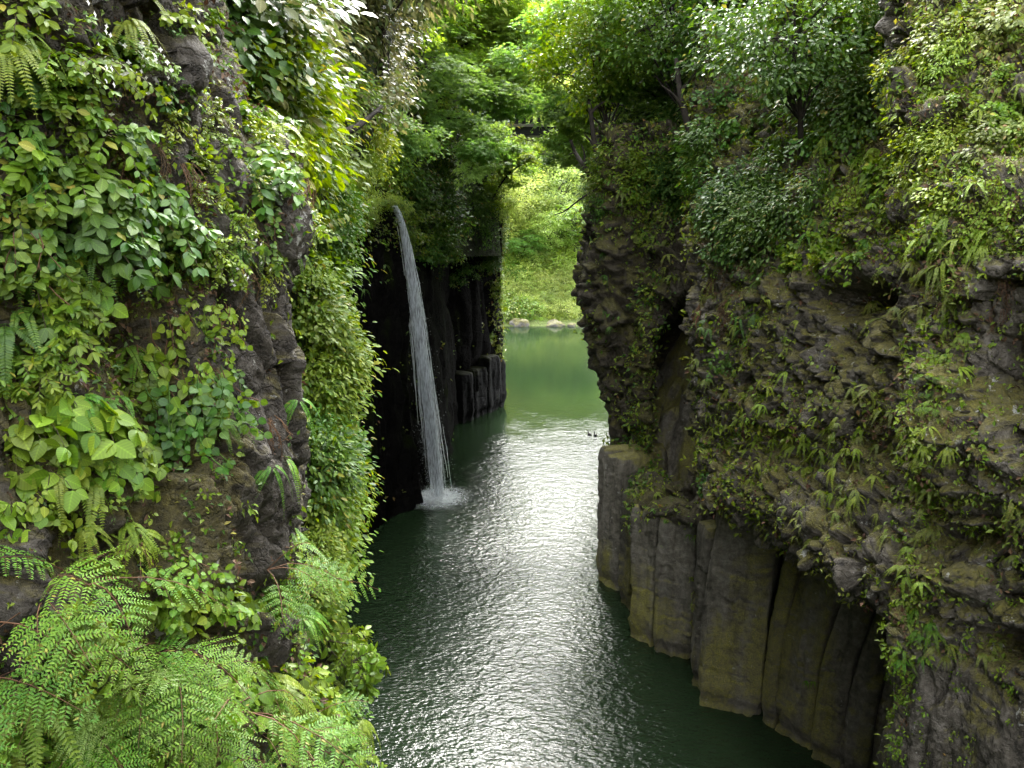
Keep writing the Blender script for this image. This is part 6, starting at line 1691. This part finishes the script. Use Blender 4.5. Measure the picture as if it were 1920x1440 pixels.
# ------------------------------------------------------------------ river
xs = np.linspace(-40, 40, 3); yv = np.array([-60, 0, 60, 140.0])
g = np.stack(np.meshgrid(xs, yv, indexing='ij'), -1); v = np.concatenate([g, np.zeros(g.shape[:2] + (1,))], -1).reshape(-1, 3)
idx = np.arange(len(xs) * len(yv)).reshape(len(xs), len(yv))
q = np.stack([idx[:-1, :-1], idx[1:, :-1], idx[1:, 1:], idx[:-1, 1:]], -1).reshape(-1, 4)
rm, t, nd, ln = nt('river_water')
tcn = N(t, 'ShaderNodeTexCoord'); sx_ = N(t, 'ShaderNodeSeparateXYZ'); ln.new(tcn.outputs['Object'], sx_.inputs[0])
def wnoise(sc, det, stretch=(1, 1, 1), rot=0.0):
    mp_ = N(t, 'ShaderNodeMapping'); mp_.inputs['Scale'].default_value = stretch; mp_.inputs['Rotation'].default_value = (0, 0, rot)
    ln.new(tcn.outputs['Object'], mp_.inputs[0])
    n_ = N(t, 'ShaderNodeTexNoise', i_Scale=sc, i_Detail=det, i_Roughness=0.55); ln.new(mp_.outputs[0], n_.inputs['Vector']); return n_
w1 = wnoise(5.2, 3.0, (0.8, 1.3, 1), 0.3); w2 = wnoise(1.2, 2.0, (1, 1.5, 1), -0.4); w3 = wnoise(0.4, 3.0)
# breeze and the falls ruffle the near water, the far pool lies calm
brk = N(t, 'ShaderNodeMath', operation='MULTIPLY_ADD'); ln.new(w3.outputs[0], brk.inputs[0]); brk.inputs[1].default_value = 16.0; ln.new(sx_.outputs[1], brk.inputs[2])
cal = N(t, 'ShaderNodeMapRange', interpolation_type='SMOOTHSTEP', i_From_Min=55.0, i_From_Max=82.0, i_To_Min=1.0, i_To_Max=0.10); ln.new(brk.outputs[0], cal.inputs['Value'])
m5 = N(t, 'ShaderNodeMath', operation='MULTIPLY'); m5.inputs[1].default_value = 1.3; ln.new(w2.outputs[0], m5.inputs[0])
sm = N(t, 'ShaderNodeMath', operation='ADD'); ln.new(w1.outputs[0], sm.inputs[0]); ln.new(m5.outputs[0], sm.inputs[1])
hh_ = N(t, 'ShaderNodeMath', operation='MULTIPLY'); ln.new(sm.outputs[0], hh_.inputs[0]); ln.new(cal.outputs[0], hh_.inputs[1])
bp = N(t, 'ShaderNodeBump', i_Strength=1.0, i_Distance=0.048); ln.new(hh_.outputs[0], bp.inputs['Height'])
p = N(t, 'ShaderNodeBsdfPrincipled', i_Roughness=0.03, i_IOR=1.333); p.inputs['Base Color'].default_value = (0.011, 0.021, 0.009, 1)
p.inputs['Specular IOR Level'].default_value = 0.36
ln.new(bp.outputs[0], p.inputs['Normal'])
o_ = N(t, 'ShaderNodeOutputMaterial'); ln.new(p.outputs[0], o_.inputs[0])
tag(obj('river_water', mesh_np('river_water', v, [(q, 0)], [rm])), None, None, None, 'structure')

# ------------------------------------------------------------------ light, sky, camera
SUN_EL, SUN_AZ = math.radians(48), math.radians(3)
w = bpy.data.worlds.new('World'); scene.world = w; w.use_nodes = True
t = w.node_tree; t.nodes.clear(); ln = t.links
sk = N(t, 'ShaderNodeTexSky', sky_type='NISHITA'); sk.sun_disc = False; sk.sun_elevation = SUN_EL; sk.sun_rotation = SUN_AZ
sk.air_density = 1.0; sk.dust_density = 3.0; sk.ozone_density = 1.0
hs = N(t, 'ShaderNodeHueSaturation'); hs.inputs['Saturation'].default_value = 0.12     # thin white overcast
bg = N(t, 'ShaderNodeBackground'); bg.inputs[1].default_value = 0.15
ow = N(t, 'ShaderNodeOutputWorld')
ln.new(sk.outputs[0], hs.inputs['Color']); ln.new(hs.outputs[0], bg.inputs[0]); ln.new(bg.outputs[0], ow.inputs[0])
sl = bpy.data.lights.new('sun', 'SUN'); sl.energy = 0.8; sl.angle = math.radians(11); sl.color = (1, 0.965, 0.91)
so = bpy.data.objects.new('sun', sl); C.objects.link(so); so.rotation_euler = (PI / 2 - SUN_EL, 0, PI - SUN_AZ); so.location = (0, -20, 60)

# river haze between the walls
HZ = 0.0
hm, t, nd, ln = nt('haze')
pv = N(t, 'ShaderNodeVolumePrincipled'); pv.inputs['Color'].default_value = (0.93, 0.96, 0.94, 1); pv.inputs['Density'].default_value = HZ; pv.inputs['Anisotropy'].default_value = 0.3
o_ = N(t, 'ShaderNodeOutputMaterial'); ln.new(pv.outputs[0], o_.inputs['Volume'])
mb = MB(); lbox(mb, (-420, -120, -4.5), (420, 450, 150))
if HZ: tag(obj('haze', mb.mesh('haze', [hm])), 'thin pale haze hanging in the gorge', 'haze', None, 'stuff')

cam = bpy.data.cameras.new('camera'); cam.sensor_width = 36; cam.lens = F / 1920 * 36; cam.clip_end = 2000; cam.clip_start = 0.05
co_ = bpy.data.objects.new('camera', cam); C.objects.link(co_); co_.location = (0, 0, H); co_.rotation_euler = (PI / 2 - PITCH, 0, 0)
scene.camera = co_
scene.view_settings.view_transform = 'Standard'; scene.view_settings.look = 'None'; scene.view_settings.gamma = 1.0
scene.view_settings.exposure = 3.8
cy = scene.cycles
cy.use_denoising = True
cy.max_bounces = 7; cy.diffuse_bounces = 2; cy.glossy_bounces = 3; cy.transmission_bounces = 4; cy.transparent_max_bounces = 24
cy.sample_clamp_indirect = 6; cy.caustics_reflective = False; cy.caustics_refractive = False
scene.render.use_persistent_data = False
print('PLANTS', COUNT, 'objects', len(bpy.data.objects), 'polys', sum(len(m.polygons) for m in bpy.data.meshes))
